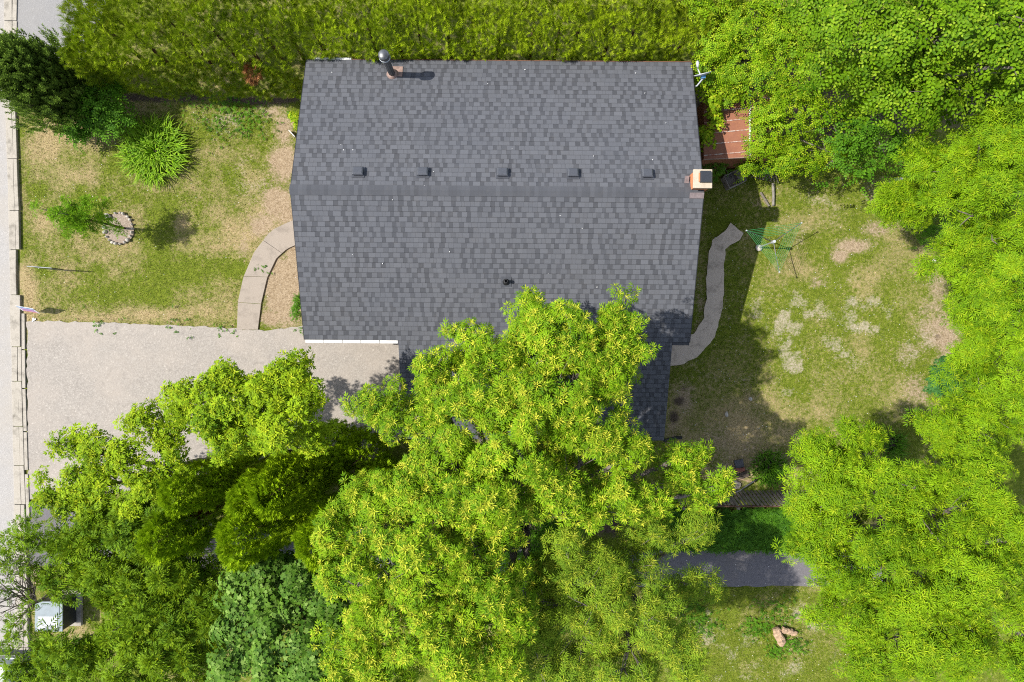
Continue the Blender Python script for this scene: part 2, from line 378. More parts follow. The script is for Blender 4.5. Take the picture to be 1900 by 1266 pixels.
# ------------------------------------------------------------------ the setting
def axis_coords(lo, hi, step):
    far = [3, 8, 18, 40, 90, 200, 400]
    return np.array([lo-f for f in far[::-1]]+list(np.arange(lo, hi+step/2, step))+[hi+f for f in far])
gx = axis_coords(-21, 22, .085); gy = axis_coords(-15, 15, .085)
X, Y = np.meshgrid(gx, gy, indexing='ij'); nx, ny = X.shape
near = (np.abs(X) < 22.5) & (np.abs(Y) < 15.5)
Z = np.where(near, (fbm(X, Y, 71, 1.6, 3)-.5)*.05-.03, -.03)
V = np.stack([X.ravel(), Y.ravel(), Z.ravel()], 1)
ii = (np.arange(nx-1)[:, None]*ny+np.arange(ny-1)[None, :]).ravel()
F = np.stack([ii, ii+ny, ii+ny+1, ii+1], 1)
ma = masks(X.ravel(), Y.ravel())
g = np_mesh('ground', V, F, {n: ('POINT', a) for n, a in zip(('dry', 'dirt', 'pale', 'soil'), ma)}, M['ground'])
tag(g, kind='structure')

KL = [(-400, 4), (0, 9), (200, 12), (400, 19), (530, 21), (700, 23), (900, 27), (1266, 33), (1700, 40)]
KR = [(-400, 27), (0, 33), (200, 31), (400, 38), (530, 39.5), (700, 41), (900, 47), (1000, 51), (1266, 57), (1700, 64)]
def ip(t, y): return float(np.interp(y, [a for a, b in t], [b for a, b in t]))
ys = list(range(-400, 1701, 50))
road_poly = XY([(ip(KL, y), y) for y in ys]) + [(-60, P(0, 1700).y), (-60, P(0, -400).y)]
tag(G().sheet(road_poly, .006).build('road', M['asphalt_old']), kind='structure')
kg = G(); rr = random.Random(3); y = -400
while y < 1700:
    L = rr.choice((72, 84, 96, 64)); y2 = y+L-.8
    hi = .05 if 575 < y < 930 or y < 70 else .085
    for t0, t1, dz in ((0, .62, 0), (.64, 1, .004)):
        e = lambda yy, t: (ip(KL, yy)*(1-t)+ip(KR, yy)*t + rr.uniform(-.7, .7), yy)
        if 505 < y+L/2 < 540 and t0: continue
        ym = (y+y2)/2
        q = XY([e(y, t0), e(y2, t0)]) if False else XY([e(y, t0), e(ym, t0), e(y2, t0), e(y2, t1), e(ym, t1), e(y, t1)])
        kg.prism(q, -.06, hi+dz+rr.uniform(-.006, .006))
    y += L
tag(kg.build('kerb', M['kerb'], bevel=.012), kind='structure')
eg = G()
for a, b in ((582, 648), (650, 720), (722, 800), (802, 872), (880, 960)):
    eg.prism(XY([(ip(KR, a)+1, a), (ip(KR, b)+1, b), (ip(KR, b)+7, b), (ip(KR, a)+7, a)]), -.05, .045)
tag(eg.build('kerb_strip', M['kerb'], bevel=.01), kind='structure')

def rough(pts, amp=2.2, step=14, seed=0, closed=True):
    r = random.Random(seed); out = []
    for i in range(len(pts)):
        a = Vector(pts[i]); b = Vector(pts[(i+1) % len(pts)]); n = max(1, int((b-a).length/step))
        for k in range(n):
            p = a.lerp(b, k/n); out.append((p.x+r.uniform(-amp, amp), p.y+r.uniform(-amp, amp)))
    return out
DRIVE = [(50, 596), (110, 597), (250, 601), (350, 605), (430, 609), (480, 614), (560, 606), (575, 590), (600, 585), (760, 585), (765, 800), (700, 850), (500, 850), (300, 900), (160, 925), (53, 925)]
tag(G().sheet(XY(rough(DRIVE, 2.0, 9, 1)), .012).build('driveway', M['gravel']), kind='structure')
ND = [(32, -300), (33, 0), (31, 110), (60, 128), (150, 122), (200, 0), (210, -300)]
tag(G().sheet(XY(ND), .012).build('neighbouring_driveway', M['asphalt_grey']), kind='structure')
PATH = [(53, 932), (300, 950), (500, 990), (800, 1018), (1240, 1023), (1480, 1020), (1640, 1021), (1644, 1090), (1480, 1087), (1240, 1090), (700, 1088), (300, 1062), (56, 1048)]
tag(G().sheet(XY(rough(PATH, 1.6, 16, 2)), .010).build('asphalt_path', M['asphalt_dark']), kind='structure')
# curved front walk, slab by slab
WO = [(440, 612), (442, 560), (452, 515), (472, 468), (503, 428), (545, 408), (575, 404)]
WI = [(479, 612), (485, 563), (496, 516), (513, 480), (533, 462), (556, 452), (575, 450)]
wg = G(); rr = random.Random(5)
def along(t, L): return Vector(L[min(int(t), len(L)-2)]).lerp(Vector(L[min(int(t), len(L)-2)+1]), t-min(int(t), len(L)-2))
cuts = [0, .98, 2.05, 3.55, 6]
for a, b in zip(cuts, cuts[1:]):
    n = 8; ts = [a+(b-.012-a)*k/n for k in range(n+1)]
    wg.prism(XY([along(t, WO) for t in ts]+[along(t, WI) for t in ts[::-1]]), -.05, .03+rr.uniform(-.006, .006))
tag(wg.build('front_walk', M['walk'], bevel=.008), kind='structure')
BW = [(1356, 415), (1378, 432), (1372, 446), (1346, 462), (1342, 500), (1343, 535), (1338, 580), (1327, 625), (1310, 645), (1292, 664), (1262, 678), (1215, 680), (1215, 620), (1262, 628), (1288, 620), (1305, 590), (1312, 545), (1310, 500), (1316, 465), (1322, 445), (1345, 428)]
tag(G().sheet(XY(rough(BW, 1.5, 8, 4)), .026).build('back_walk', M['back_walk']), kind='structure')
RING = [(222+26*math.cos(t)*(1+.1*math.sin(3*t)), 424+30*math.sin(t)) for t in np.linspace(0, 2*math.pi, 24, endpoint=False)]
tag(G().sheet(XY(RING), .014).build('mulch_ring', M['mulch_bed']), kind='structure')

# ------------------------------------------------------------------ the house
HX0, HX1, HY0, HY1, RY, ZE, ZR = -6.96, 6.02, .02, 9.41, 4.715, 3.2, 4.75
SL = (ZR-ZE)/(RY-HY0)
HROT = Matrix.Translation(Vector((-.47, 4.7, 0))) @ Matrix.Rotation(math.radians(-.42), 4, 'Z') @ Matrix.Translation(Vector((.47, -4.7, 0)))
house = thing('house', 'long bungalow with charcoal shingle gable roof and attached garage', 'house', (-.47, 4.7, 0))
def hb(gm, name, mat, parent=house, smooth=False, bevel=0.): return gm.build(name, mat, parent, smooth, bevel, HROT)
EX = .155                                    # plan exposure of a shingle course
def roofz(y): return ZR-SL*abs(y-RY)
def shingles(name, side, ya, yb, x0, x1, seed):
    """side -1: slope towards the camera's bottom, +1: towards the hedge; ya..yb distance from ridge in plan"""
    r = np.random.default_rng(seed); Vs = []; Fs = []; T = []
    nrows = int(round((yb-ya)/EX)); ex = (yb-ya)/nrows
    for i in range(nrows):
        s0 = ya+i*ex; s1 = s0+ex                # s1: the butt edge, downhill
        x = x0; flag = r.random() < .5
        while x < x1-1e-4:
            flag = not flag
            w = r.uniform(.10, .28) if flag else r.uniform(.10, .175)
            xe = min(x+w, x1)
            if x1-xe < .05: xe = x1
            if flag: t = np.clip(r.normal(.80, .09), .5, 1)
            else: t = np.clip(r.normal(.12, .16), 0, .55) if r.random() < .78 else .8
            lift = .013 if flag else .0075
            lift += r.uniform(-.001, .002)
            yy0 = RY+side*s0; yy1 = RY+side*(s1+.004*r.random()); z0 = ZR-SL*s0; z1 = ZR-SL*s1
            b = len(Vs)
            Vs += [(x+.0015, yy0, z0+.002), (xe-.0015, yy0, z0+.002), (xe-.0015, yy1, z1+lift), (x+.0015, yy1, z1+lift),
                   (xe-.0015, yy1, z1-.004), (x+.0015, yy1, z1-.004), (x+.0015, yy0, z0-.004), (xe-.0015, yy0, z0-.004)]
            Fs += [(b, b+1, b+2, b+3), (b+3, b+2, b+4, b+5), (b, b+3, b+5, b+6), (b+1, b+7, b+4, b+2)]
            T += [t]*4
            shade_lip = .013; zc = z1+lift+.0012; zb = z1+lift+(z0+.002-z1-lift)*shade_lip/ex+.0012  # dark strip on the butt edge: cut asphalt edge and painted shadow line
            Vs += [(x+.0015, yy1, zc), (xe-.0015, yy1, zc), (xe-.0015, yy1-side*shade_lip, zb), (x+.0015, yy1-side*shade_lip, zb)]
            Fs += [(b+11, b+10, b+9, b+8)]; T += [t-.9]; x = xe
    V = np.array([tuple(HROT @ Vector(v)) for v in Vs])
    F = np.array(Fs)
    if side < 0: F = F[:, ::-1]
    F = F[:, ::-1]
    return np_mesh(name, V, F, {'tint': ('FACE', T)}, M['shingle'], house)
# deck slabs under the shingles
dg = G()
for y0, y1, x0, x1 in ((RY, HY1, HX0, HX1), (RY, HY0, HX0, HX1), (HY0, -3.46, -3.78, 5.42)):
    za, zb = roofz(y0), roofz(y1); i = .012
    vs = [(x0+i, y0, za-.01), (x1-i, y0, za-.01), (x1-i, y1, zb-.01), (x0+i, y1, zb-.01), (x0+i, y0, za-.14), (x1-i, y0, za-.14), (x1-i, y1, zb-.14), (x0+i, y1, zb-.14)]
    dg.add(vs, [(0, 1, 2, 3), (7, 6, 5, 4), (0, 4, 5, 1), (1, 5, 6, 2), (2, 6, 7, 3), (3, 7, 4, 0)])
roof_deck = hb(dg, 'roof', M['deck'])
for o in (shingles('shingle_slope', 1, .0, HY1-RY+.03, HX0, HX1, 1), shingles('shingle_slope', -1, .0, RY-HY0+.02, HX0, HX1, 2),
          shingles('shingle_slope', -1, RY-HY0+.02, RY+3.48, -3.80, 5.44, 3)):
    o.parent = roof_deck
# ridge cap pieces
Vs = []; Fs = []; T = []; r = np.random.default_rng(4); x = HX0-.01
while x < HX1:
    xe = min(x+.135, HX1+.01); t = np.clip(r.normal(.38, .13), 0, 1); b = len(Vs); lo, hi = .020, .034
    for xx, l in ((x-.02, hi), (xe, lo)):
        for dy in (-.165, -.06, 0, .06, .165):
            Vs.append((xx, RY+dy, ZR-SL*abs(dy)*.95+l-(0 if dy else -.004)))
    for k in range(4): Fs.append((b+k, b+5+k, b+6+k, b+k+1)); T.append(t)
    for k in (0, 4): pass
    b2 = len(Vs)
    for dy in (-.165, -.06, 0, .06, .165): Vs.append((x-.02, RY+dy, ZR-SL*abs(dy)+.004))
    for k in range(4): Fs.append((b+k+1, b2+k+1, b2+k, b+k)); T.append(t)
    x = xe
o = np_mesh('ridge_cap', np.array([tuple(HROT @ Vector(v)) for v in Vs]), np.array(Fs), {'tint': ('FACE', T)}, M['shingle'], house); o.parent = roof_deck
# walls under the eaves
i = .38
def gable_body(x0, x1): 
    g = G(); pts = [(HY0+i, 0), (HY1-i, 0), (HY1-i, roofz(HY1-i)-.15), (RY, ZR-.15), (HY0+i, roofz(HY0+i)-.15)]
    g.add([(x0, y, z-.05) for y, z in pts]+[(x1, y, z-.05) for y, z in pts], [tuple(range(4, -1, -1)), tuple(range(5, 10))]+[(k, (k+1) % 5, 5+(k+1) % 5, 5+k) for k in range(5)]); return g
hb(gable_body(HX0+i, HX1-i), 'wall', M['wall'])
gg = G(); y0, y1 = HY0+i-.003, -3.46+.3
gg.add([(x, y, z) for x in (-3.5, 5.14) for y, z in ((y0, -.05), (y1, -.05), (y1, roofz(y1)-.16), (y0, roofz(y0)-.16))], [(0, 1, 2, 3), (7, 6, 5, 4), (0, 4, 5, 1), (1, 5, 6, 2), (2, 6, 7, 3), (3, 7, 4, 0)])
hb(gg, 'garage_wall', M['wall'])
hb(G().box((-3.52, -1.55, 1.02), (.06, 2.5, 2.04)), 'garage_door', M['white_trim'], bevel=.01)
d = hb(G().box((HX0+i-.02, 4.55, 1.15), (.07, .95, 2.05)), 'front_door', M['fascia'], bevel=.01)
hb(G().tube([(HX0+i-.1, 4.9, 1.1), (HX0+i-.06, 4.9, 1.1)], .03), 'handle', M['steel_pale'], d)
for (xx, yy, ww) in ((HX0+i, 2.0, 1.5), (HX0+i, 7.3, 1.3), (HX1-i, 2.2, 1.2), (HX1-i, 7.6, 1.)):
    sgn = -1 if xx < 0 else 1; f = G()
    for a, b, c, e in ((0, .62, ww+.12, .07), (0, -.62, ww+.12, .07), (ww/2+.03, 0, .07, 1.17), (-ww/2-.03, 0, .07, 1.17), (0, 0, .05, 1.17)):
        f.box((xx+sgn*.02, yy+a, 1.6+b), (.08, c, e))
    w = hb(f, 'window', M['white_trim']); hb(G().box((xx+sgn*.008, yy, 1.6), (.02, ww, 1.2)), 'pane', M['glass'], w)
# eave trim: white gutter in sections at the left front, brown boards at the back, dark drip edges on the rakes
for k in range(5):
    a = HX0+.03+k*.625; hb(G().box((a+.31, HY0-.075, ZE-.06), (.612, .11, .1)), 'gutter', M['white_trim'], bevel=.012)
hb(G().box((5.73, HY0-.07, ZE-.06), (.56, .1, .1)), 'gutter', M['dark_metal'], bevel=.012)
hb(G().box(((HX0+HX1)/2, HY1+.045, ZE-.10), (HX1-HX0-.02, .045, .16)), 'fascia_board', M['fascia'])
hb(G().box((-6.1, HY1+.06, ZE-.012), (1.3, .07, .03)), 'trim_board', M['white_trim'])
for xx, s in ((HX0, -1), (HX1, 1)):
    f = G()
    for ye in (HY0, HY1): f.bar((xx+s*.012, RY, ZR-.075), (xx+s*.012, ye, ZE-.075), .02, .15)
    hb(f, 'barge_board', M['dark_metal'])
# five box vents near the ridge
for px in (664, 784, 932, 1063, 1201):
    c = P(px, 321.5, 4.62); x, y = c.x, c.y; z = roofz(y)
    R = Matrix.Rotation(-math.atan(SL), 3, 'X'); up = R @ Vector((0, 0, 1)); p0 = Vector((x, y, z))
    v = hb(G().box(p0+up*.022, (.40, .38, .014), rot=R), 'roof_vent', M['vent'])
    hb(G().box(p0+up*.075, (.25, .22, .10), rot=R), 'vent_throat', M['black'], v)
    hd = G(); a, b = .175, .145; q = [(-1, -1), (1, -1), (1, 1), (-1, 1)]
    hd.add([p0+R@Vector((sx*a, sy*b, .085)) for sx, sy in q]+[p0+R@Vector((sx*a, sy*b, .125)) for sx, sy in q]+[p0+R@Vector((sx*a*.76, sy*b*.74, .16)) for sx, sy in q],
           [(3, 2, 1, 0), (8, 9, 10, 11)]+[(k, (k+1) % 4, 4+(k+1) % 4, 4+k) for k in range(4)]+[(4+k, 4+(k+1) % 4, 8+(k+1) % 4, 8+k) for k in range(4)])
    hb(hd, 'vent_hood', M['vent'], v, bevel=.008)
# metal stove pipe
c = P(727, 141, 3.35); z = roofz(c.y); R = Matrix.Rotation(-math.atan(SL), 3, 'X'); x, y = c.x, c.y
pipe = G(); n = 40; prof = [(.105, z-.1), (.105, z+1.45)]; vs = []
for rad, zz in prof:
    for k in range(n):
        t = 2*math.pi*k/n; q = rad*(1+(.07 if k % 4 < 2 else -.05)); vs.append((x+q*math.cos(t), y+q*math.sin(t), zz))
pipe.add(vs, [(k, (k+1) % n, n+(k+1) % n, n+k) for k in range(n)])
sp = hb(pipe, 'stove_pipe', M['galv'])
hb(lathe([(.21, 0), (.205, .02), (.16, .10), (.135, .16), (.118, .17)], (x, y, z-.02), 24), 'storm_collar', M['rust'], sp, True)
hb(G().box((x+.13, y+.12, roofz(y+.12)+.024), (.40, .40, .012), rot=R), 'flashing', M['rust'], sp)
hb(lathe([(.112, 1.36), (.175, 1.38), (.178, 1.46), (.172, 1.47), (.165, 1.40), (.12, 1.40)], (x, y, z), 28), 'cap_band', M['steel_pale'], sp, True)
hb(lathe([(.14, 1.41), (.172, 1.50), (.176, 1.60), (.155, 1.635), (.08, 1.665), (.004, 1.672)], (x, y, z), 28), 'pipe_cap', M['galv'], sp, True)
# plumbing stack
c = P(940, 523, 3.85); x, y = c.x, c.y; z = roofz(y)
st = hb(lathe([(.055, -.05), (.055, .30), (.043, .30), (.043, .10)], (x, y, z), 20), 'plumbing_stack', M['black'], smooth=False)
hb(lathe([(.12, -.02), (.11, .04), (.07, .12), (.058, .13)], (x, y, z), 20), 'rubber_boot', M['black'], st, True)
hb(G().box((x, y, z+.02), (.34, .34, .012), rot=Matrix.Rotation(math.atan(SL), 3, 'X')), 'flashing', M['vent'], st)
# brick chimney on the right gable
c0 = P(1287, 346, 5.2); c1 = P(1322, 311, 5.2); cx, cy = (c0.x+c1.x)/2, (c0.y+c1.y)/2; w, h = c1.x-c0.x-.03, c1.y-c0.y-.03
ch = hb(G().box((cx, cy, 2.5), (w-.05, h-.05, 5.1)), 'chimney', M['brick'], bevel=.006)
hb(G().box((cx, cy, 5.13), (w+.03, h+.03, .09)), 'chimney_cap', M['cap'], ch, bevel=.015)
f0 = P(1300, 335, 5.3); f1 = P(1320, 314, 5.3)
fl = hb(G().box(((f0.x+f1.x)/2, (f0.y+f1.y)/2, 5.24), (f1.x-f0.x, f1.y-f0.y, .13)), 'flue_cap', M['flue'], ch, bevel=.01)
hb(G().box(((f0.x+f1.x)/2-.17, (f0.y+f1.y)/2-.01, 5.19), (.05, .26, .05)), 'clay_liner', M['brick'], ch)
yy = c0.y-.09
hb(G().box((cx-.07, yy-.05, roofz(yy-.05)+.03), (w-.1, .18, .014), rot=Matrix.Rotation(math.atan(SL), 3, 'X')), 'flashing', M['flash'], ch)
hb(G().box((c0.x-.08, cy+.05, roofz(cy)+.035), (.14, .3, .014), rot=Matrix.Rotation(math.atan(SL), 3, 'X')), 'flashing', M['flash'], ch)

# ------------------------------------------------------------------ foliage generators
GOLD = 2.39996
def diamond(base, d, nrm, L, W, fold=.18, mid=.45):
    d = d.normalized(); sx = d.cross(nrm); sx = sx.normalized() if sx.length > 1e-4 else d.orthogonal().normalized(); n = sx.cross(d)
    m = base+d*L*mid+n*fold*W
    return [base, m+sx*W/2, base+d*L, m-sx*W/2]
class T:
    def __init__(s): s.v = []; s.y = []
    def q(s, vs, y=0.): s.v += [tuple(x) for x in vs]; s.y.append(y)
    def arr(s): return np.array(s.v, np.float32).reshape(-1, 4, 3), np.array(s.y, np.float32)
UP = Vector((0, 0, 1))
def t_compound(rr, nleaf=8, pairs=3, L=.24, ll=.11, lw=.032, young=.8, droop=.12):
    t = T(); ph = rr.uniform(0, 6.28)
    for i in range(nleaf):
        f = i/(nleaf-1); el = math.radians(68-66*f+rr.uniform(-12, 12)); az = ph+GOLD*i
        d = Vector((math.cos(az)*math.cos(el), math.sin(az)*math.cos(el), math.sin(el)))
        LL = L*(.5+.5*f)*rr.uniform(.85, 1.15); sc = .65+.35*f
        y = young*max(0, 1-f*2.6)*rr.uniform(.7, 1.1)
        side = d.cross(UP).normalized(); nn = side.cross(d)
        pt = lambda s: d*LL*s-UP*droop*LL*s*s
        for k in range(pairs):
            s = .35+.5*k/max(1, pairs-1)
            for sg in (-1, 1):
                dd = d*.75+side*sg*.8-UP*(.12+.25*s*f)
                t.q(diamond(pt(s), dd, nn, ll*sc*rr.uniform(.85, 1.15), lw*sc), y)
        t.q(diamond(pt(.92), d-UP*.25*f, nn, ll*1.15*sc, lw*sc), y)
    return t.arr()
def t_star(rr, top=10, low=5, ll=.16, lw=.034, young=.9, L=.2):
    t = T(); ph = rr.uniform(0, 6.28)
    for i in range(top):
        f = i/(top-1); el = math.radians(62-56*f+rr.uniform(-10, 10)); az = ph+GOLD*i; d = Vector((math.cos(az)*math.cos(el), math.sin(az)*math.cos(el), math.sin(el)))
        t.q(diamond(d*.02, d, UP+d*.1, ll*(.55+.55*f)*rr.uniform(.85, 1.2), lw*(.75+.3*f), .12, .5), young*(1-.75*f))
    for i in range(low):
        az = ph+1+GOLD*i; el = rr.uniform(-.35, .35); d = Vector((math.cos(az)*math.cos(el), math.sin(az)*math.cos(el), math.sin(el))); side = d.cross(UP).normalized(); b = -UP*.07; nn = side.cross(d)
        for sg in (-1, 1):
            t.q(diamond(b+d*L*.5, d*.7+side*sg*.8-UP*.2, nn, ll*.9, lw*1.1), 0)
            t.q(diamond(b+d*L*.85, d*.8+side*sg*.6-UP*.3, nn, ll*.9, lw*1.1), 0)
        t.q(diamond(b+d*L*.9, d-UP*.3, nn, ll, lw*1.1), 0)
    return t.arr()
def t_palmate(rr, nleaf=7, L=.13, R=.16):
    t = T(); ph = rr.uniform(0, 6.28)
    for i in range(nleaf):
        f = i/(nleaf-1); el = math.radians(60-70*f+rr.uniform(-10, 10)); az = ph+GOLD*i
        d = Vector((math.cos(az)*math.cos(el), math.sin(az)*math.cos(el), math.sin(el)))
        b = d*R*(.4+.6*f); out = Vector((d.x, d.y, -.15-.2*f)).normalized(); side = out.cross(UP).normalized(); nn = side.cross(out)
        y = max(0, .7-f*1.6)
        for a, l, w in ((0, 1, .5), (.85, .8, .42), (-.85, .8, .42), (1.6, .5, .34), (-1.6, .5, .34)):
            t.q(diamond(b, out*math.cos(a)+side*math.sin(a), nn, L*l, L*w, .08, .55), y)
    return t.arr()
def t_twig(rr, n=9, L=.6, ll=.14, lw=.085, young=.5):
    t = T(); az = rr.uniform(0, 6.28); d0 = Vector((math.cos(az), math.sin(az), .55)).normalized(); side = d0.cross(UP).normalized()
    for i in range(n):
        s = (i+1)/n; p = d0*L*s-UP*.30*L*s*s; sg = 1 if i % 2 else -1
        dd = (d0*.55+side*sg*.9-UP*.35).normalized() if i < n-1 else d0-UP*.6
        k = 1.05-.45*s; nn = (UP+side*sg*rr.uniform(-.4, .4)+d0*.2)
        b = p; dd = dd.normalized(); sx = dd.cross(nn).normalized(); n2 = sx.cross(dd); LL = ll*k*rr.uniform(.85, 1.1); W = lw*k
        y = young*max(0, s-.65)*2.2
        m1 = b+dd*LL*.28+n2*W*.12; m2 = b+dd*LL*.68+n2*W*.10
        t.q([b, m1+sx*W*.48, m2+sx*W*.42, m2*.5+m1*.5-n2*W*.05], y) if False else None
        t.q([b, m1+sx*W*.5, m2+sx*W*.40, b+dd*LL], y); t.q([b, b+dd*LL, m2-sx*W*.40, m1-sx*W*.5], y)
    return t.arr()
def t_spray(rr, n=8, L=.2, w=.021, planes=2, young=.25):
    t = T(); ph = rr.uniform(0, 6.28)
    for p in range(planes):
        a = ph+p*1.7+rr.uniform(-.3, .3); side = Vector((math.cos(a), math.sin(a), 0)); nn = Vector((-math.sin(a), math.cos(a), 0))
        lean = Vector((math.cos(a+1.57), math.sin(a+1.57), 0))*rr.uniform(-.5, .5)
        for k in range(n):
            f = (k-(n-1)/2)/((n-1)/2); an = f*1.05
            d = UP*math.cos(an)+side*math.sin(an)+lean
            b = UP*L*.25*(1-abs(f))
            t.q(diamond(b, d-UP*.12*abs(f), nn, L*(1-.3*abs(f))*rr.uniform(.8, 1.2), w*rr.uniform(.8, 1.2), .1, .5), young*rr.random()**3)
    return t.arr()
def t_brush(rr, n=16, L=.34, nl=.11):
    t = T(); ph = rr.uniform(0, 6.28)
    for k in range(n):
        s = k/n; az = ph+GOLD*k; o = Vector((math.cos(az), math.sin(az), .75)).normalized(); b = UP*L*s
        t.q(diamond(b, o+UP*s*.8, UP, nl*(1.1-.4*s), .034, .05, .5), .8*max(0, s-.75)*3)
    t.q(diamond(UP*L*.6, UP, Vector((1, 0, 0)), L*.6, .03), .9)
    return t.arr()
def bank(fn, count, seed, **kw): return [fn(random.Random(seed*100+k), **kw) for k in range(count)]
B = {'ash': bank(t_star, 12, 1), 'ash_fine': bank(t_star, 10, 2, top=9, low=4, ll=.17, lw=.022, young=.6),
     'ash_right': bank(t_star, 12, 3, top=9, low=5, ll=.19, lw=.030, young=.55, L=.24),
     'boxelder': bank(t_star, 12, 4, top=8, low=5, ll=.14, lw=.044, young=.5),
     'locust': bank(t_compound, 10, 5, nleaf=6, pairs=4, L=.36, ll=.15, lw=.042, young=.14, droop=.4),
     'maple': bank(t_palmate, 8, 6), 'seedling': bank(t_palmate, 8, 7, nleaf=6, L=.12, R=.14), 'elm': bank(t_twig, 10, 8), 'small_ovate': bank(t_twig, 10, 9, n=9, L=.38, ll=.085, lw=.052, young=.6),
     'shrub': bank(t_twig, 8, 10, n=7, L=.36, ll=.12, lw=.07, young=.3), 'spray': bank(t_spray, 12, 11), 'spray_small': bank(t_spray, 12, 12, n=6, L=.14, w=.026, young=.15), 'brush': bank(t_brush, 8, 13),
     'box': bank(t_twig, 8, 14, n=8, L=.14, ll=.04, lw=.028, young=.3), 'ivy': bank(t_twig, 8, 15, n=6, L=.22, ll=.075, lw=.065, young=.2), 'young_tree': bank(t_compound, 8, 16, nleaf=7, pairs=2, L=.15, ll=.075, lw=.03, young=.4)}
def cloud(name, parent, mat, Pn, An, Sn, tb, rng, ybias=None, base=None):
    Pn = np.asarray(Pn, np.float32); An = np.asarray(An, np.float32); An /= np.linalg.norm(An, axis=1, keepdims=True)+1e-9; n = len(Pn)
    rv = rng.normal(size=(n, 3)).astype(np.float32); Xa = rv-An*(rv*An).sum(1, keepdims=True); Xa /= np.linalg.norm(Xa, axis=1, keepdims=True)+1e-9
    Ya = np.cross(An, Xa); Rm = np.stack([Xa, Ya, An], 2)*np.asarray(Sn, np.float32)[:, None, None]
    which = rng.integers(0, len(tb), n); Vs = []; Rn = []; Yn = []
    if base is None: base = rng.random(n).astype(np.float32)
    if ybias is None: ybias = rng.random(n)
    for k, (q, y) in enumerate(tb):
        idx = np.nonzero(which == k)[0]
        if not len(idx): continue
        v = np.einsum('nij,qj->nqi', Rm[idx], q.reshape(-1, 3))+Pn[idx][:, None, :]
        Vs.append(v.reshape(-1, 3)); m = len(y)
        Rn.append((.55*base[idx][:, None]+.45*rng.random((len(idx), m))).ravel()); Yn.append((np.clip(y[None, :]*(.25+1.3*ybias[idx][:, None]), 0, 1)).ravel())
    V = np.concatenate(Vs); F = np.arange(len(V), dtype=np.int32).reshape(-1, 4)
    return np_mesh(name, V, F, {'rnd': ('FACE', np.concatenate(Rn)), 'young': ('FACE', np.concatenate(Yn))}, mat, parent)
def unit(rng, n, zlo=-1.):
    z = rng.uniform(zlo, 1, n); a = rng.uniform(0, 2*np.pi, n); r = np.sqrt(1-z*z); return np.stack([r*np.cos(a), r*np.sin(a), z], 1)
def crown_pts(blobs, rng, dens=42, clump=.55, fill=.12, up=.55, zlo=-.35, tight=.55):
    """blobs: (cx,cy,cz,rx,ry,rz) in metres -> rosette positions and axes, grouped in clumps over each blob"""
    Ps = []; As = []; Cs = []
    for b in blobs:
        c = np.array(b[:3]); r = np.array(b[3:6]); r = np.maximum(r-.55*clump, .45*r); area = math.pi*(r[0]+.4*clump)*(r[1]+.4*clump); ntot = max(6, int(dens*area))
        nc = max(4, int(1.55*area/(clump*clump*math.pi))+2)
        d = unit(rng, nc, zlo); cc = c+d*r*rng.uniform(.55, 1.06, (nc, 1)); cr = clump*rng.uniform(.4, 1.3, nc)
        Cs.append(np.concatenate([cc, np.broadcast_to(c, cc.shape)], 1))
        wsel = cr**2; w = rng.choice(nc, ntot, p=wsel/wsel.sum())
        d2 = unit(rng, ntot, -.3)+d[w]*.45; d2[:, 2] += .35; d2 /= np.linalg.norm(d2, axis=1, keepdims=True)
        Ps.append(cc[w]+d2*(cr[w]*rng.uniform(tight, 1.05, ntot)**.7)[:, None]*np.array([1, 1, .8])); As.append(d2*.6+d[w]*.35+np.array([0, 0, up])+rng.normal(size=(ntot, 3))*.15)
        nf = int(ntot*fill); d3 = unit(rng, nf, -.8); Ps.append(c+d3*r*rng.uniform(.2, .75, (nf, 1))); As.append(d3+np.array([0, 0, .6]))
    return np.concatenate(Ps), np.concatenate(As), Cs
def PB(lst, rzk=.8, zoff=0):
    """(px,py,top z,rx px,ry px[,rz]) -> ellipsoids in metres"""
    out = []
    for e in lst:
        px, py, zt, rx, ry = e[:5]; zt += zoff; k = K*(H-zt+.6); rz = e[5] if len(e) > 5 else rzk*(rx+ry)/2*k
        c = P(px, py, zt-rz*.55); out.append((c.x, c.y, zt-rz, rx*k, ry*k, rz))
    return out
def curve(a, b, bend, n=7, rr=random):
    a = Vector(a); b = Vector(b); L = (b-a).length; m = (a+b)/2+Vector((rr.uniform(-1, 1), rr.uniform(-1, 1), rr.uniform(0, 1)))*bend*L
    return [a*(1-t)**2+m*2*t*(1-t)+b*t*t+Vector((rr.uniform(-1, 1), rr.uniform(-1, 1), rr.uniform(-1, 1)))*.012*L*(0 < t < 1) for t in [k/(n-1) for k in range(n)]]
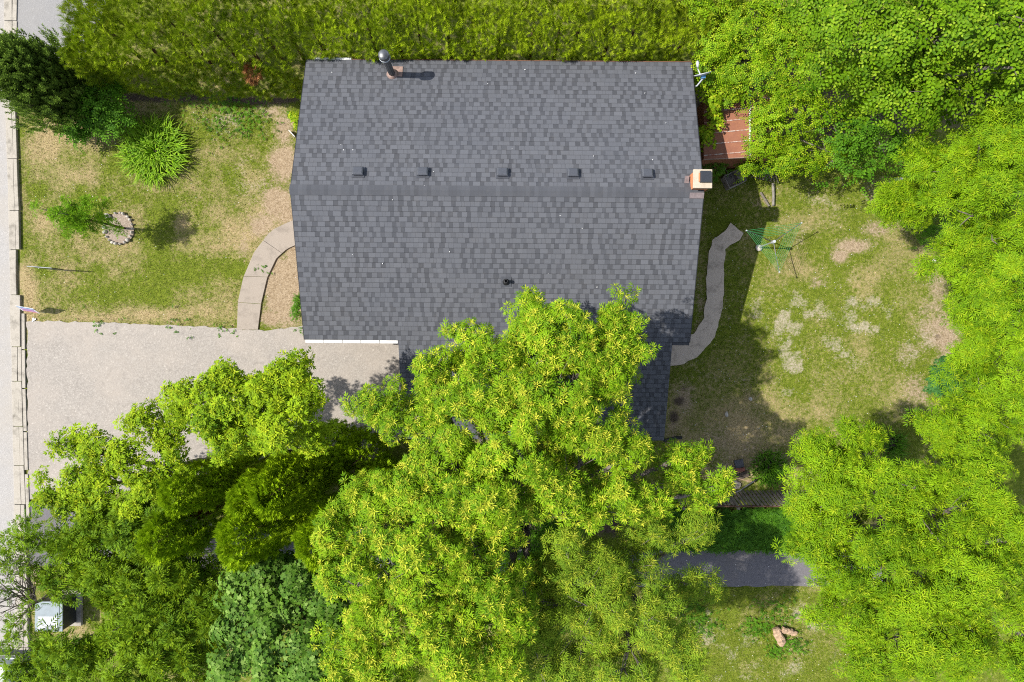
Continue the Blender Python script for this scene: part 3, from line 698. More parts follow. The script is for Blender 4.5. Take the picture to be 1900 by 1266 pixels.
def make_tree(name, label, cat, base, blobs, mat, tb, dens=42, clump=.55, scale=1., seed=1, trunk_r=.2, fork=.45, bark='bark', twigs=5, group=None, crown_name='crown', up=.55, fill=.12, twig_r=.016, zlo=-.35, tight=.4, jit=.22, lobes=True, zvar=0., lift=0., under=0.):
    rng = np.random.default_rng(seed); rr = random.Random(seed)
    if zvar: blobs = [(*b[:2], b[2]+rr.uniform(-zvar, zvar), *b[3:]) for b in blobs]
    base = Vector(base); root = thing(name, label, cat, (base.x, base.y, 0), group)
    sat = []
    for b in blobs:                          # smaller side lobes break the outline of each lobe
        for k in range(rr.choice((2, 3, 4))):
            a = rr.uniform(0, 6.28); q = rr.uniform(.22, .40); e = rr.uniform(.8, 1.02)
            sat.append((b[0]+b[3]*e*math.cos(a), b[1]+b[4]*e*math.sin(a), b[2]+b[5]*rr.uniform(-.45, .35), b[3]*q, b[4]*q, b[5]*q))
    Pn, An, Cs = crown_pts(list(blobs)+(sat if lobes else []), rng, dens, clump, fill, up, zlo, tight)
    if under:                                # lower tier of the crown
        lo = [(b[0]*1.07, b[1]*1.07, b[2]-b[5]*.7-.7, b[3]*.95, b[4]*.95, b[5]*.5) for b in blobs]
        P2, A2, _ = crown_pts(lo, rng, dens*under, clump*1.1, 0, up, -.1, tight); Pn = np.concatenate([Pn, P2]); An = np.concatenate([An, A2])
    cloud(crown_name, root, M[mat], Pn, An, scale*rng.uniform(1-jit, 1+jit, len(Pn)), B[tb], rng)
    cen = Vector((np.mean([b[0] for b in blobs]), np.mean([b[1] for b in blobs]), np.mean([b[2] for b in blobs])))
    fk = base.lerp(cen, fork); fk.x = base.x+(cen.x-base.x)*fork*.6; fk.y = base.y+(cen.y-base.y)*fork*.6
    g = G(); pts = curve(base-Vector((0, 0, .1)), fk, .05, 7, rr)
    g.tube(pts, [trunk_r*(1.35 if k == 0 else 1-.05*k) for k in range(7)], 9)
    g.build('trunk', M[bark], root, True)
    lg = G(); tw = lg
    for b, cs in zip(blobs, Cs):
        c = Vector(b[:3]); L = (c-fk).length
        r0 = min(trunk_r*.55, .025+.02*L); pts = curve(fk, c+Vector((0, 0, .2*b[5])), .14, 7, rr)
        lg.tube(pts, [r0*(1-.68*k/6) for k in range(7)], 6)
        for q in cs[:twigs]:
            tw.tube(curve(pts[rr.choice((4, 5, 6))], (q[0], q[1], q[2]+lift), .12, 5, rr), [twig_r*(1.4-.3*k) for k in range(5)], 4)
    lg.build('branches', M[bark], root, True)
    return root

# ------------------------------------------------------------------ trees
T1 = [(975, 600, 8.2, 60, 62), (1060, 615, 8.8, 75, 58), (1150, 595, 8.2, 36, 46), (1160, 640, 8.4, 40, 50), (872, 640, 7.8, 52, 55), (805, 690, 7.8, 50, 48), (700, 752, 7, 48, 36), (770, 775, 7.8, 60, 50), (905, 735, 9.2, 90, 75), (1050, 725, 9.8, 100, 88), (1140, 700, 9, 46, 60),
      (960, 840, 10.2, 110, 90), (830, 850, 9.2, 90, 75), (1100, 830, 9.6, 85, 85), (1165, 850, 8.6, 36, 50), (1065, 930, 9.6, 85, 60), (1170, 940, 9.2, 85, 50), (1270, 905, 8, 65, 45), (1322, 900, 7.4, 32, 28), (1265, 845, 7.4, 32, 24), (880, 930, 9.8, 95, 70), (765, 915, 9, 58, 60),
      (690, 970, 9, 75, 72), (620, 1005, 8.5, 42, 50), (780, 1040, 10, 105, 85), (880, 1030, 9.6, 70, 80), (665, 1085, 9, 78, 66), (760, 1150, 9.6, 110, 80), (895, 1130, 9.6, 80, 80), (650, 1205, 8.5, 56, 56), (720, 1260, 9, 90, 60), (850, 1230, 9.6, 100, 70), (945, 1235, 9, 55, 60), (960, 1120, 8.6, 38, 50), (640, 1290, 8, 60, 40), (1000, 670, 8.8, 60, 50), (935, 665, 8.2, 44, 44), (1080, 660, 9, 50, 46), (985, 935, 8.8, 44, 40), (1000, 1085, 7.2, 40, 34), (925, 985, 8.6, 40, 40)]
make_tree('ash_tree', 'largest bright green ash with yellow shoot tips, hanging over the garage roof', 'tree', (.5, -6.4, 0), PB(T1), 'ash', 'ash', 33, .40, .86, 21, .27, .5, group='ash trees', zvar=.35, lift=.15, under=.8)
T3 = [(1090, 1080, 7.2, 80, 70), (1180, 1060, 6.8, 75, 60), (1080, 1190, 7.6, 85, 70), (1195, 1150, 7.2, 85, 60), (1318, 1095, 5.2, 30, 22), (1265, 1085, 5.8, 34, 24), (1160, 1245, 7.6, 100, 56), (1270, 1245, 7, 55, 40), (1050, 1015, 7.6, 50, 40), (1215, 1000, 6.2, 55, 40), (1290, 970, 5.6, 40, 26), (1010, 1130, 7, 50, 60), (1250, 1180, 6.6, 40, 40), (1000, 1230, 7.4, 56, 50), (1100, 1130, 7.4, 80, 60), (1060, 1260, 7.4, 60, 40)]
make_tree('ash_tree', 'thin grey-twigged ash standing beside the asphalt path, left of the bare log', 'tree', (3.4, -7.9, 0), PB(T3, .8, .4), 'ash_thin', 'ash_fine', 40, .42, .92, 22, .17, .5, twigs=14, twig_r=.018, lift=.36, zvar=.3, under=.9, group='ash trees', fill=.08)
R1 = [(1538, 855, 8, 66, 54), (1582, 830, 7.6, 45, 45), (1512, 965, 8, 54, 76), (1600, 940, 9.2, 90, 80), (1700, 905, 9, 80, 55), (1540, 1045, 8.6, 72, 55), (1640, 1060, 9.8, 90, 78), (1755, 1000, 9.6, 85, 70), (1860, 930, 9.6, 80, 80), (1600, 1150, 9, 66, 60), (1720, 1150, 10, 100, 75), (1850, 1080, 10, 85, 80), (1690, 1240, 9.6, 80, 60), (1800, 1240, 10, 100, 70), (1900, 1180, 10, 80, 90), (1640, 1240, 8.8, 40, 45), (1910, 1010, 9.6, 60, 60), (1760, 1075, 8.6, 60, 40), (1700, 1000, 9, 50, 50), (1660, 1130, 8.6, 50, 40), (1790, 1150, 9, 60, 50), (1570, 1090, 8, 40, 40)]
make_tree('ash_tree', 'wide yellow-green ash filling the corner across the path from the log', 'tree', (12.6, -7.4, 0), PB(R1), 'ash_right', 'ash_right', 40, .40, .72, 23, .25, .5, group='ash trees', zvar=.5, lift=.1, under=.8)
R2 = [(1790, 500, 7, 56, 42), (1850, 560, 8, 70, 60), (1850, 650, 8, 56, 60), (1890, 490, 8.5, 70, 60), (1840, 725, 8, 60, 50), (1765, 795, 7.6, 70, 42), (1850, 810, 8.6, 80, 55), (1900, 720, 8.8, 60, 80), (1905, 600, 8.8, 60, 70), (1810, 600, 7.2, 40, 40), (1800, 660, 6.6, 30, 40), (1790, 560, 6.4, 30, 30)]
make_tree('ash_tree', 'yellow-green ash overhanging the bare dirt at the edge of the back lawn', 'tree', (18.2, -.6, 0), PB(R2), 'ash_right', 'ash_right', 40, .38, .72, 24, .2, .5, group='ash trees', zvar=.5, lift=.1, under=.8)
R3 = [(1690, 370, 5.4, 56, 40), (1640, 395, 4.6, 34, 28), (1760, 325, 7, 70, 55), (1840, 260, 8, 70, 60), (1885, 360, 8.6, 70, 70), (1805, 400, 7.4, 65, 50), (1870, 440, 8, 60, 50), (1720, 310, 6, 50, 40), (1785, 450, 6.4, 36, 36), (1900, 260, 8.6, 60, 60), (1660, 360, 5, 36, 26)]
make_tree('ash_tree', 'feathery ash below the big-leaved tree, its lowest bough over the lawn corner', 'tree', (16.2, 5.2, 0), PB(R3), 'ash_right', 'ash_right', 40, .38, .72, 25, .2, .5, group='ash trees', zvar=.5, lift=.1, under=.8)
E1 = [(1580, 60, 8, 65, 50), (1640, 130, 7.6, 75, 60), (1720, 55, 9, 85, 55), (1820, 50, 9.4, 90, 55), (1760, 150, 8.4, 85, 50), (1870, 130, 9, 60, 60), (1690, 200, 7, 60, 42), (1540, 110, 7, 50, 40), (1900, 40, 9.4, 60, 60), (1640, 15, 8.4, 60, 40), (1700, 110, 6.6, 110, 60), (1820, 120, 7, 110, 60), (1880, 190, 6.4, 70, 50), (1600, 110, 6, 80, 60), (1760, 30, 7, 110, 60), (1880, 60, 7.4, 80, 60), (1780, 210, 5.6, 80, 40), (1830, 5, 8.8, 90, 40), (1700, 0, 8.4, 70, 34), (1895, 165, 7.6, 50, 50), (1560, 20, 6.4, 60, 34), (1500, 15, 5.6, 50, 30), (1900, 95, 8.4, 50, 50), (1840, 190, 7, 60, 34)]
make_tree('elm_tree', 'big-leaved green tree with drooping rows of oval leaves above the hedge', 'tree', (12.2, 8.6, 0), PB(E1, .6), 'elm', 'elm', 28, .5, 1.0, 26, .2, .5, up=.35, zvar=.5, under=1.)
E2 = [(1640, 270, 4.6, 50, 40), (1590, 300, 3.6, 50, 32), (1690, 270, 4.6, 40, 40), (1600, 240, 4.6, 50, 40)]
make_tree('sapling', 'darker oval-leaved sapling in the shade at the back corner of the lawn', 'sapling', (11.6, 6.6, 0), PB(E2), 'shrub', 'elm', 30, .5, .85, 27, .06, .4)
L1 = [(450, 750, 7.4, 70, 60), (520, 720, 7.2, 50, 48), (420, 700, 6.8, 34, 34), (540, 690, 6.8, 36, 34), (380, 760, 7.2, 60, 50), (520, 790, 7.6, 60, 45), (430, 805, 7.2, 76, 46), (340, 740, 6.6, 40, 40), (560, 740, 7, 34, 40), (580, 815, 6.2, 36, 22)]
make_tree('boxelder_tree', 'light green maple-ash leaning over the gravel driveway, nearest the garage', 'tree', (-8.6, -4.2, 0), PB(L1), 'boxelder', 'boxelder', 36, .38, .95, 28, .17, .5, zvar=.25, under=.6)
L1b = [(270, 790, 6.6, 40, 36), (230, 850, 7, 60, 50), (170, 840, 6.4, 40, 36), (150, 900, 6.8, 60, 40), (90, 920, 6.2, 40, 26), (240, 930, 7, 70, 50), (300, 860, 6.8, 40, 50), (150, 960, 6.6, 60, 40), (330, 900, 6.8, 45, 45), (310, 800, 6.4, 30, 40), (130, 820, 6, 22, 24)]
make_tree('boxelder_tree', 'looser green tree reaching along the bottom edge of the gravel towards the kerb', 'tree', (-11.6, -4.6, 0), PB(L1b, .8, -1.5), 'boxelder', 'boxelder', 32, .38, .95, 29, .16, .5, twigs=7)
L2 = [(200, 1010, 6.8, 70, 50), (120, 1060, 6.6, 56, 46), (280, 1080, 7, 80, 60), (190, 1090, 7, 60, 40), (330, 1010, 6.6, 60, 50), (240, 1150, 7.2, 80, 56), (340, 1140, 6.8, 70, 60), (260, 1230, 7.2, 90, 60), (370, 1220, 6.6, 60, 60), (180, 1200, 6.4, 34, 34), (70, 1000, 5.6, 30, 22), (350, 1070, 6, 50, 40), (150, 990, 6.9, 50, 36), (205, 965, 7.1, 50, 36), (250, 990, 7.2, 50, 36), (115, 1015, 6.8, 40, 30), (300, 960, 7, 40, 30)]
make_tree('locust_tree', 'shaggy dark green tree with a few yellow sprigs behind the grey utility box', 'tree', (-11.4, -9.0, 0), PB(L2, .8, -1.7), 'locust', 'locust', 38, .45, .95, 30, .17, .5, twigs=8, bark='bark')
L5 = [(110, 1215, 5.2, 60, 36), (60, 1245, 4.8, 50, 34), (130, 1260, 5, 60, 30), (70, 1190, 4.6, 30, 20)]
make_tree('locust_tree', 'low dark green tree between the grey utility box and the parked car', 'tree', (-14.9, -10.6, 0), PB(L5), 'locust', 'locust', 32, .4, .95, 31, .1, .4, twigs=8)
L3 = [(545, 1062, 5.0, 70, 40), (590, 1060, 5.8, 40, 50), (480, 1100, 6, 70, 56), (570, 1130, 6.6, 70, 60), (450, 1180, 6.4, 60, 60), (540, 1210, 7, 90, 60), (620, 1180, 6.4, 34, 60), (480, 1260, 6.8, 80, 50), (600, 1265, 6.6, 50, 50), (440, 1085, 4.2, 40, 26)]
make_tree('maple_tree', 'bluish green broad-leaved maple left of the largest ash', 'tree', (-6.9, -9.2, 0), PB(L3), 'maple', 'maple', 38, .42, 1.0, 32, .18, .5)
# half bare tree reaching over the kerb
rr = random.Random(77); bt = thing('half_bare_tree', 'half bare grey-twigged tree with few leaf tufts over the kerb', 'tree', tuple(P(120, 1085)[:2])+(0,))
tg = G(); bg_ = G(); tufts = []
b0 = P(120, 1085); fk = P(66, 1118, 3.2)
tg.tube(curve(b0, fk, .05, 6, rr), [.09, .08, .07, .065, .06, .05], 8)
def sprout(a, d, L, r, dep):
    e = a+d*L; pts = curve(a, e, .10, 5, rr); bg_.tube(pts, [r*(1-.11*k) for k in range(5)], 5)
    if dep == 0:
        if rr.random() < .10: tufts.append((e, d))
        return
    for k in range(rr.choice((2, 3))):
        nd = (d+Vector((rr.uniform(-.75, .75), rr.uniform(-.75, .75), rr.uniform(-.2, .45)))).normalized()
        sprout(pts[rr.choice((2, 3, 4))], nd, L*rr.uniform(.6, .85), r*.62, dep-1)
for tx, ty, tz in ((30, 1040, 5.2), (5, 1075, 5.0), (50, 1030, 5.6), (20, 1120, 4.8), (0, 1100, 5.2)):
    dd = P(tx, ty, tz)-fk; sprout(fk, dd.normalized(), dd.length*.45, .036, 4)
for px, py, z in ((20, 1008, 5.2), (35, 985, 5.4), (50, 975, 5.4), (10, 1040, 5.2), (28, 1035, 5), (50, 1045, 4.6), (15, 1165, 4.8), (2, 1200, 4.6), (30, 1180, 4.8), (45, 1060, 5), (22, 1150, 4.4), (40, 1000, 5), (8, 1030, 5)):
    for k in range(5): tufts.append((P(px, py, z)+Vector((rr.gauss(0, .16), rr.gauss(0, .16), rr.gauss(0, .1))), Vector((rr.gauss(0, .4), rr.gauss(0, .4), 1))))
    bg_.tube(curve(fk, P(px, py, z), .12, 6, rr), [.02, .017, .014, .012, .01, .006], 4)
tg.build('trunk', M['bark'], bt, True); bg_.build('branches', M['bark'], bt, True)
r_ = np.random.default_rng(5)
cloud('crown', bt, M['locust'], [tuple(a) for a, b in tufts], [tuple(b) for a, b in tufts], r_.uniform(.6, .95, len(tufts)), B['locust'], r_)

# columnar cedars in two rows
def cedar(label, bx, by, h, rad, seed, dead=False):
    rng = np.random.default_rng(seed); b = P(bx, by); root = thing('cedar_tree', label, 'cedar', (b.x, b.y, 0), 'columnar cedars beside the driveway')
    rad *= 1.12; n = int(520*rad*h); t = rng.random(n)**.8; a = rng.uniform(0, 2*np.pi, n)
    prof = lambda t: np.clip(np.minimum(1, .55+1.2*t)*np.sqrt(np.clip(1-((np.clip(t, .5, 1)-.5)/.51)**3.2, 0, 1)), .02, 1)
    lump = 1+.16*np.sin(3*a+seed)*np.sin(5*t*3+seed)+.10*np.sin(7*a+9*t)
    r = rad*prof(t)*lump*rng.uniform(.72, 1.03, n); z = .25+t*(h-.25)
    Pn = np.stack([b.x+r*np.cos(a), b.y+r*np.sin(a), z], 1); An = np.stack([np.cos(a)*.75, np.sin(a)*.75, np.full(n, .9)+.6*t**4], 1)+rng.normal(size=(n, 3))*.18
    cloud('foliage', root, M['cedar_column'], Pn, An, rng.uniform(.8, 1.3, n), B['spray_small'], rng)
    G().tube([(b.x, b.y, -.1), (b.x, b.y, h*.5), (b.x, b.y, h*.93)], [.11, .07, .01], 8).build('trunk', M['bark_red'], root, True)
    if dead:
        m = 60; d = unit(rng, m); c = np.array(P(358, 943, h*.8)[:]); cloud('dead_branch', root, M['dead'], c+d*np.array([.22, .25, .3]), d+np.array([0, 0, .5]), rng.uniform(.8, 1.2, m), B['spray_small'], rng)
    return root
for lab, bx, by, h, rad, sd_, dd in (('columnar cedar farthest left along the upper row of cedars', 464, 858, 6.2, .62, 41, False), ('short slim cedar beside the one with red-brown dead foliage', 545, 880, 4.9, .50, 42, False), ('columnar cedar behind the broadest cedar, its tip lower left of it', 565, 867, 6.3, .66, 43, False),
      ('broadest columnar cedar at the middle of the upper row', 606, 853, 6.6, .80, 44, False), ('longest columnar cedar, its bright tip beside the grey gap in the trees', 566, 918, 6.9, .80, 45, False), ('columnar cedar whose tip is nearest the shaggy tree with yellow sprigs', 440, 922, 6.3, .70, 46, False),
      ('columnar cedar with its right side under the largest ash', 676, 920, 6.9, .74, 47, False), ('dark shaded cedar nearest the garage door', 690, 835, 3.6, .85, 48, False), ('low dark cedar in shade at the edge of the gravel', 640, 818, 3.0, .80, 49, False), ('cedar with a patch of red-brown dead foliage', 500, 850, 5.2, .45, 50, True), ('dark cedar shaded by the largest ash, right end of the lower row', 735, 880, 4.4, .8, 51, False)):
    cedar(lab, bx, by, h, rad, sd_, dd)

# the cedar hedge along the back of the house
rng = np.random.default_rng(60)
hedge = thing('cedar_hedge', 'long yellow-green cedar hedge behind the house, brown twig at its left end', 'hedge', (-4, 10.6, 0))
n = 21000; x = rng.uniform(-14.6, 7.6, n); u = rng.random(n)
y0h = np.where(x < -7.3, 9.25, 9.66)+.35*(fbm(x, x*0, 91, 1.4, 3)-.5)+np.clip((x+7.5)*-.02, 0, .25); y1h = 12.9; topz = 4.0+.55*(fbm(x, x*0+7, 95, 1.8, 3)-.5)-.35*np.clip((-12.6-x)/2, 0, 1)
arc = u*1.15; yy = np.where(arc < .30, y0h+.35*(fbm(x, arc*9, 97, .8, 3)-.5), y0h+(arc-.30)/.85*(y1h-y0h)); zz = np.where(arc < .30, .4+(arc/.30)*(topz-.7), topz)
bump = fbm(x, yy, 93, .8, 4)-.5
zz = zz+np.where(arc >= .30, bump*1.5-.5*np.clip(1-(yy-y0h)/.7, 0, 1)**2, 0); yy = yy+np.where(arc < .30, bump*.5, 0)
left = rng.random(n) < .05; x = np.where(left, -14.7+bump*.6, x); zz = np.where(left, rng.uniform(.4, 3.8, n), zz)
inner = rng.random(n) < .18; zz = np.where(inner, zz*rng.uniform(.75, .97, n), zz)
An = np.stack([rng.normal(0, .35, n)-left*.8, np.where(arc < .30, -.8, 0)+rng.normal(0, .35, n), np.full(n, .75)], 1)
k = .5*(1+fbm(x, yy, 99, 2.5, 2))
cloud('foliage', hedge, M['cedar_hedge'], np.stack([x, yy, zz], 1), An, rng.uniform(.6, 1.15, n), B['spray'], rng, base=np.clip(.35*rng.random(n)+.9*(fbm(x, yy, 191, 1.5, 3)-.3)+(x+8)*.014, 0, 1))
for k in range(24):
    xx = -14.2+k*.92+rng.uniform(-.15, .15); G().tube([(xx, 10.7, -.1), (xx+.05, 10.75, 2), (xx+.1, 10.7, 3.6)], [.08, .06, .02], 7).build('trunk', M['bark_red'], hedge, True)
m = 50; d = unit(rng, m); c = np.array(P(470, 131, 3.3)[:])
cloud('dead_branch', hedge, M['dead'], c+d*np.array([.2, .34, .22]), d*.5+np.array([.1, -.5, .6]), rng.uniform(.8, 1.3, m), B['spray'], rng)

# broadleaf shrubs at the back right
S1 = [(1412, 275, 2.7, 26, 26), (1440, 285, 2.7, 40, 30), (1436, 240, 3.5, 44, 46), (1490, 205, 4.2, 75, 55), (1555, 235, 4.0, 65, 55), (1500, 285, 3.4, 60, 42), (1570, 295, 3.0, 50, 36), (1450, 150, 4.3, 65, 48), (1530, 145, 4.5, 65, 48), (1460, 300, 2.6, 44, 20), (1400, 306, 1.6, 34, 10), (1600, 190, 4.4, 40, 40), (1424, 245, 3.0, 30, 44), (1420, 195, 3.2, 36, 36), (1370, 182, 2.9, 40, 14)]
make_tree('honeysuckle_shrub', 'large bright shrub of small oval leaves spilling over the red shed roof', 'shrub', (10.2, 7.6, 0), PB(S1), 'honeysuckle', 'small_ovate', 75, .42, 1.0, 33, .07, .35, bark='bark', twigs=3, up=.5, lobes=False)
S2 = [(1340, 60, 4.3, 50, 50), (1410, 50, 4.5, 60, 50), (1390, 120, 4.2, 55, 40), (1480, 65, 4.6, 60, 45), (1340, 120, 3.8, 40, 34), (1450, 95, 4.4, 50, 40), (1510, 75, 4.6, 30, 34), (1430, 10, 4.2, 60, 30), (1350, 5, 4.2, 60, 30)]
make_tree('vine_thicket', 'yellow-green vine thicket over the hedge end behind the satellite dish', 'vine', (8.4, 10.3, 0), PB(S2), 'honeysuckle', 'small_ovate', 80, .4, 1.05, 34, .06, .35, twigs=3)
V1 = [(1320, 185, 2.9, 26, 32), (1326, 228, 2.6, 22, 20), (1305, 150, 2.8, 18, 26), (1350, 165, 3.0, 30, 26), (1312, 255, 2.2, 16, 24), (1375, 165, 3.2, 30, 22)]
make_tree('maple_sapling', 'yellow-green sapling squeezed between the house and the red shed', 'sapling', (7.1, 8.9, 0), PB(V1), 'seedling', 'seedling', 60, .26, .85, 35, .04, .4, twigs=3, lobes=False)
V2 = [(1345, 304, 1.2, 46, 20), (1325, 310, 1.0, 26, 22), (1395, 302, 1.5, 42, 20), (1430, 300, 1.6, 30, 20)]
make_tree('creeper', 'low dark green creeper along the near edge of the red shed', 'creeper', (8.3, 6.2, 0), PB(V2), 'shrub', 'shrub', 110, .24, .6, 36, .02, .3, twigs=2, lobes=False)
D1 = [(1765, 700, 1.6, 34, 30), (1740, 690, 1.3, 20, 18), (1790, 720, 1.6, 30, 24)]
make_tree('dark_bush', 'small bluish dark green bush at the bare dirt edge of the back lawn', 'bush', (16.2, -1.5, 0), PB(D1), 'dark_bush', 'maple', 80, .3, .75, 37, .03, .3, twigs=3)
D2 = [(1745, 425, 1.2, 30, 30), (1730, 445, .9, 18, 22)]
make_tree('dark_bush', 'small green bush in the shade under the lowest ash bough', 'bush', (15.8, 4.2, 0), PB(D2), 'shrub', 'shrub', 60, .3, .7, 38, .03, .3, twigs=3)
D3 = [(150, 215, 1.7, 50, 36), (190, 185, 1.9, 40, 40), (125, 190, 1.6, 30, 26), (195, 225, 1.3, 30, 22), (145, 245, 1.0, 30, 14), (215, 205, 1.5, 20, 26)]
make_tree('lilac_shrub', 'dark green broad-leaved shrub between the pine and the lily clump', 'shrub', (-15.2, 8.6, 0), PB(D3), 'shrub', 'shrub', 80, .35, 1.05, 39, .05, .35, bark='bark_dark', twigs=3)
D4 = [(551, 568, .9, 11, 24), (548, 585, .7, 8, 12)]
make_tree('boxwood_bush', 'small dense green bush half under the left eave beside the mulch bed', 'bush', tuple(P(556, 572)), PB(D4), 'shrub', 'box', 500, .12, 1.1, 40, .02, .3, twigs=0, lobes=False)
D5 = [(552, 226, .5, 6, 9), (549, 216, .4, 8, 8)]
make_tree('weed_clump', 'bright weed growing at the left wall beside a white board', 'weed', tuple(P(553, 226)), PB(D5), 'seedling', 'seedling', 160, .12, .6, 43, .01, .3, twigs=1)
U1 = [(1010, 1130, 2.6, 70, 70), (985, 1010, 2.6, 60, 50), (1040, 1000, 2.4, 50, 40), (930, 1040, 2.2, 50, 40), (1000, 1070, 2.2, 50, 40)]
make_tree('undergrowth_bush', 'dark leafy bush seen through the gap between the two middle ashes', 'bush', (1.0, -7.8, 0), PB(U1), 'shrub', 'shrub', 60, .4, 1.0, 44, .03, .3, twigs=2)
# pine at the top left corner
rng = np.random.default_rng(70); pb = P(150, 192); pine = thing('pine_tree', 'dark blue-green pine at the corner of the lawn by the kerb', 'tree', (pb.x, pb.y, 0))
top = Vector((pb.x-.15, pb.y+.1, 3.7)); G().tube([pb-Vector((0, 0, .1)), pb.lerp(top, .5)+Vector((.1, 0, 0)), top], [.16, .11, .03], 9).build('trunk', M['bark_dark'], pine, True)
Pn = []; An = []; lg = G()
for k in range(150):
    t = .10+.88*(k/149); az = GOLD*k; c = pb.lerp(top, t); L = (1.7*(1-t)**.5+.25)*rng.uniform(.75, 1.1)*(1.1 if t > .2 else .85); d = Vector((math.cos(az), math.sin(az), .32+.5*t)).normalized()
    e = c+d*L; lg.tube([c, c.lerp(e, .5)-Vector((0, 0, .06)), e], [.035, .022, .008], 5)
    sd2 = d.cross(UP).normalized()
    for j in range(40):
        s = rng.uniform(.25, 1.03); w = (1.05-s)*.55*L*.6+.08; o = rng.uniform(-1, 1)
        Pn.append(tuple(c+d*L*s+sd2*o*w+UP*rng.uniform(-.08, .12))); An.append(tuple(d*.35+sd2*o*.2+UP*rng.uniform(.7, 1.2)))
lg.build('branches', M['bark_dark'], pine, True)
cloud('crown', pine, M['pine'], Pn, An, rng.uniform(.7, 1.15, len(Pn)), B['brush'], rng)
# young tree inside the ring of stones
tb_ = P(232, 424); yt = thing('young_tree', 'slender young tree with bright leaves rising from the ring of white stones', 'tree', (tb_.x, tb_.y, 0))
rr = random.Random(9); rng = np.random.default_rng(9); tip = P(110, 395, 3.6); lg = G()
stem = [tb_.lerp(tip, t)+Vector((0, 0, 0)) for t in (0, .25, .5, .75, 1)]; G().tube(stem, [.045, .04, .03, .022, .008], 8).build('trunk', M['bark_dark'], yt, True)
YB = [(140, 400, 3.0, 40, 24), (110, 398, 3.3, 30, 18), (160, 382, 2.7, 24, 14), (165, 415, 2.4, 30, 16), (130, 425, 2.6, 30, 14), (75, 386, 3.3, 12, 8), (190, 378, 2.0, 16, 7), (203, 420, 1.2, 14, 9), (224, 433, .6, 7, 5), (125, 372, 3.0, 10, 12)]
Pn, An, Cs = crown_pts(PB(YB), rng, 75, .22, .15, .4)
cloud('crown', yt, M['young_tree'], Pn, An, rng.uniform(.75, 1.2, len(Pn)), B['young_tree'], rng)
for cs in Cs:
    for q in cs[:4]:
        t = min(1, max(.12, q[2]/3.7-.1)); lg.tube(curve(tb_.lerp(tip, t), q[:3], .1, 4, rr), [.012, .009, .007, .004], 4)
lg.build('branches', M['bark_dark'], yt, True)

# strap-leaved clumps
def lily(name, label, cat, px, py, R, h, n, seed, mat='lily', w=.03):
    rng = np.random.default_rng(seed); c = P(px, py); root = thing(name, label, cat, (c.x, c.y, 0)); Vs = []; Rn = []; Yn = []
    for k in range(n):
        a = rng.uniform(0, 2*np.pi); rb = R*.72*math.sqrt(rng.random()); reach = R*rng.uniform(.25, .5); hh = h*rng.uniform(.6, 1.1)
        a2 = a+rng.normal(0, .9); b = np.array([c.x+rb*math.cos(a), c.y+rb*math.sin(a), 0]); d = np.array([math.cos(a2), math.sin(a2), 0]); sdv = np.array([-d[1], d[0], 0])
        lx = rng.random()
        if k % 3 == 0: b = b*.45+np.array([c.x, c.y, 0])*.55; reach *= .5; hh *= 1.15
        yv = rng.random()**3*.6; pts = []
        for j in range(6):
            s = j/5; pts.append((b+d*reach*(s**1.5)+np.array([0, 0, hh*(1.75*s-1.05*s*s*(1.0+.25*lx))]), w*(1-s**2.5)*.5+.002))
        for j in range(5):
            (p, q), (p2, q2) = pts[j], pts[j+1]; Vs += [p-sdv*q, p+sdv*q, p2+sdv*q2, p2-sdv*q2]; Rn.append(lx); Yn.append(yv*(j/4))
    V = np.array(Vs); np_mesh('leaves', V, np.arange(len(V)).reshape(-1, 4), {'rnd': ('FACE', Rn), 'young': ('FACE', Yn)}, M[mat], root)
    G().blob((c.x, c.y, .05), (R*.45, R*.45, .1), .3, seed).build('crown_base', M['bark_dark'], root)
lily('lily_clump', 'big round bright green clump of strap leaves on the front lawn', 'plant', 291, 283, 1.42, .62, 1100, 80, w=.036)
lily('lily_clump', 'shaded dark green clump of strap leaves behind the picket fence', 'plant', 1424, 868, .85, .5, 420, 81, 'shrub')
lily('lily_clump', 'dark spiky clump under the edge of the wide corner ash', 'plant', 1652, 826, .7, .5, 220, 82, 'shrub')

# ivy bed and grass
def scatter_poly(poly, n, rng):
    xs = [p[0] for p in poly]; ys_ = [p[1] for p in poly]; x = rng.uniform(min(xs), max(xs), n); y = rng.uniform(min(ys_), max(ys_), n); k = inpoly(x, y, poly); return x[k], y[k]
rng = np.random.default_rng(90)
x, y = scatter_poly(XY([(1180, 942), (1330, 946), (1470, 944), (1500, 960), (1500, 1010), (1480, 1017), (1250, 1019), (1180, 1015)]), 5200, rng)
z = .08+.22*fbm(x, y, 90, .8, 3)
o = cloud('ivy', None, M['ivy'], np.stack([x, y, z], 1), np.stack([rng.normal(0, .3, len(x)), rng.normal(0, .3, len(x)), np.ones(len(x))], 1), rng.uniform(.7, 1.2, len(x)), B['ivy'], rng)
tag(o, 'dark green ground cover between the picket fence and asphalt path', 'ground cover', kind='stuff')
x = np.concatenate([rng.normal(P(a, 0).x, s_*K*H, n_) for a, b, s_, n_ in ((1435, 1140, 22, 130), (1405, 1165, 16, 120), (1470, 1195, 14, 90), (1300, 1160, 20, 150), (1440, 1212, 10, 50), (180, 597, 20, 14), (330, 604, 30, 16), (420, 610, 12, 14), (560, 612, 8, 10), (490, 500, 8, 12), (430, 205, 40, 160), (455, 225, 26, 100), (395, 190, 40, 120), (1270, 1135, 30, 160))])
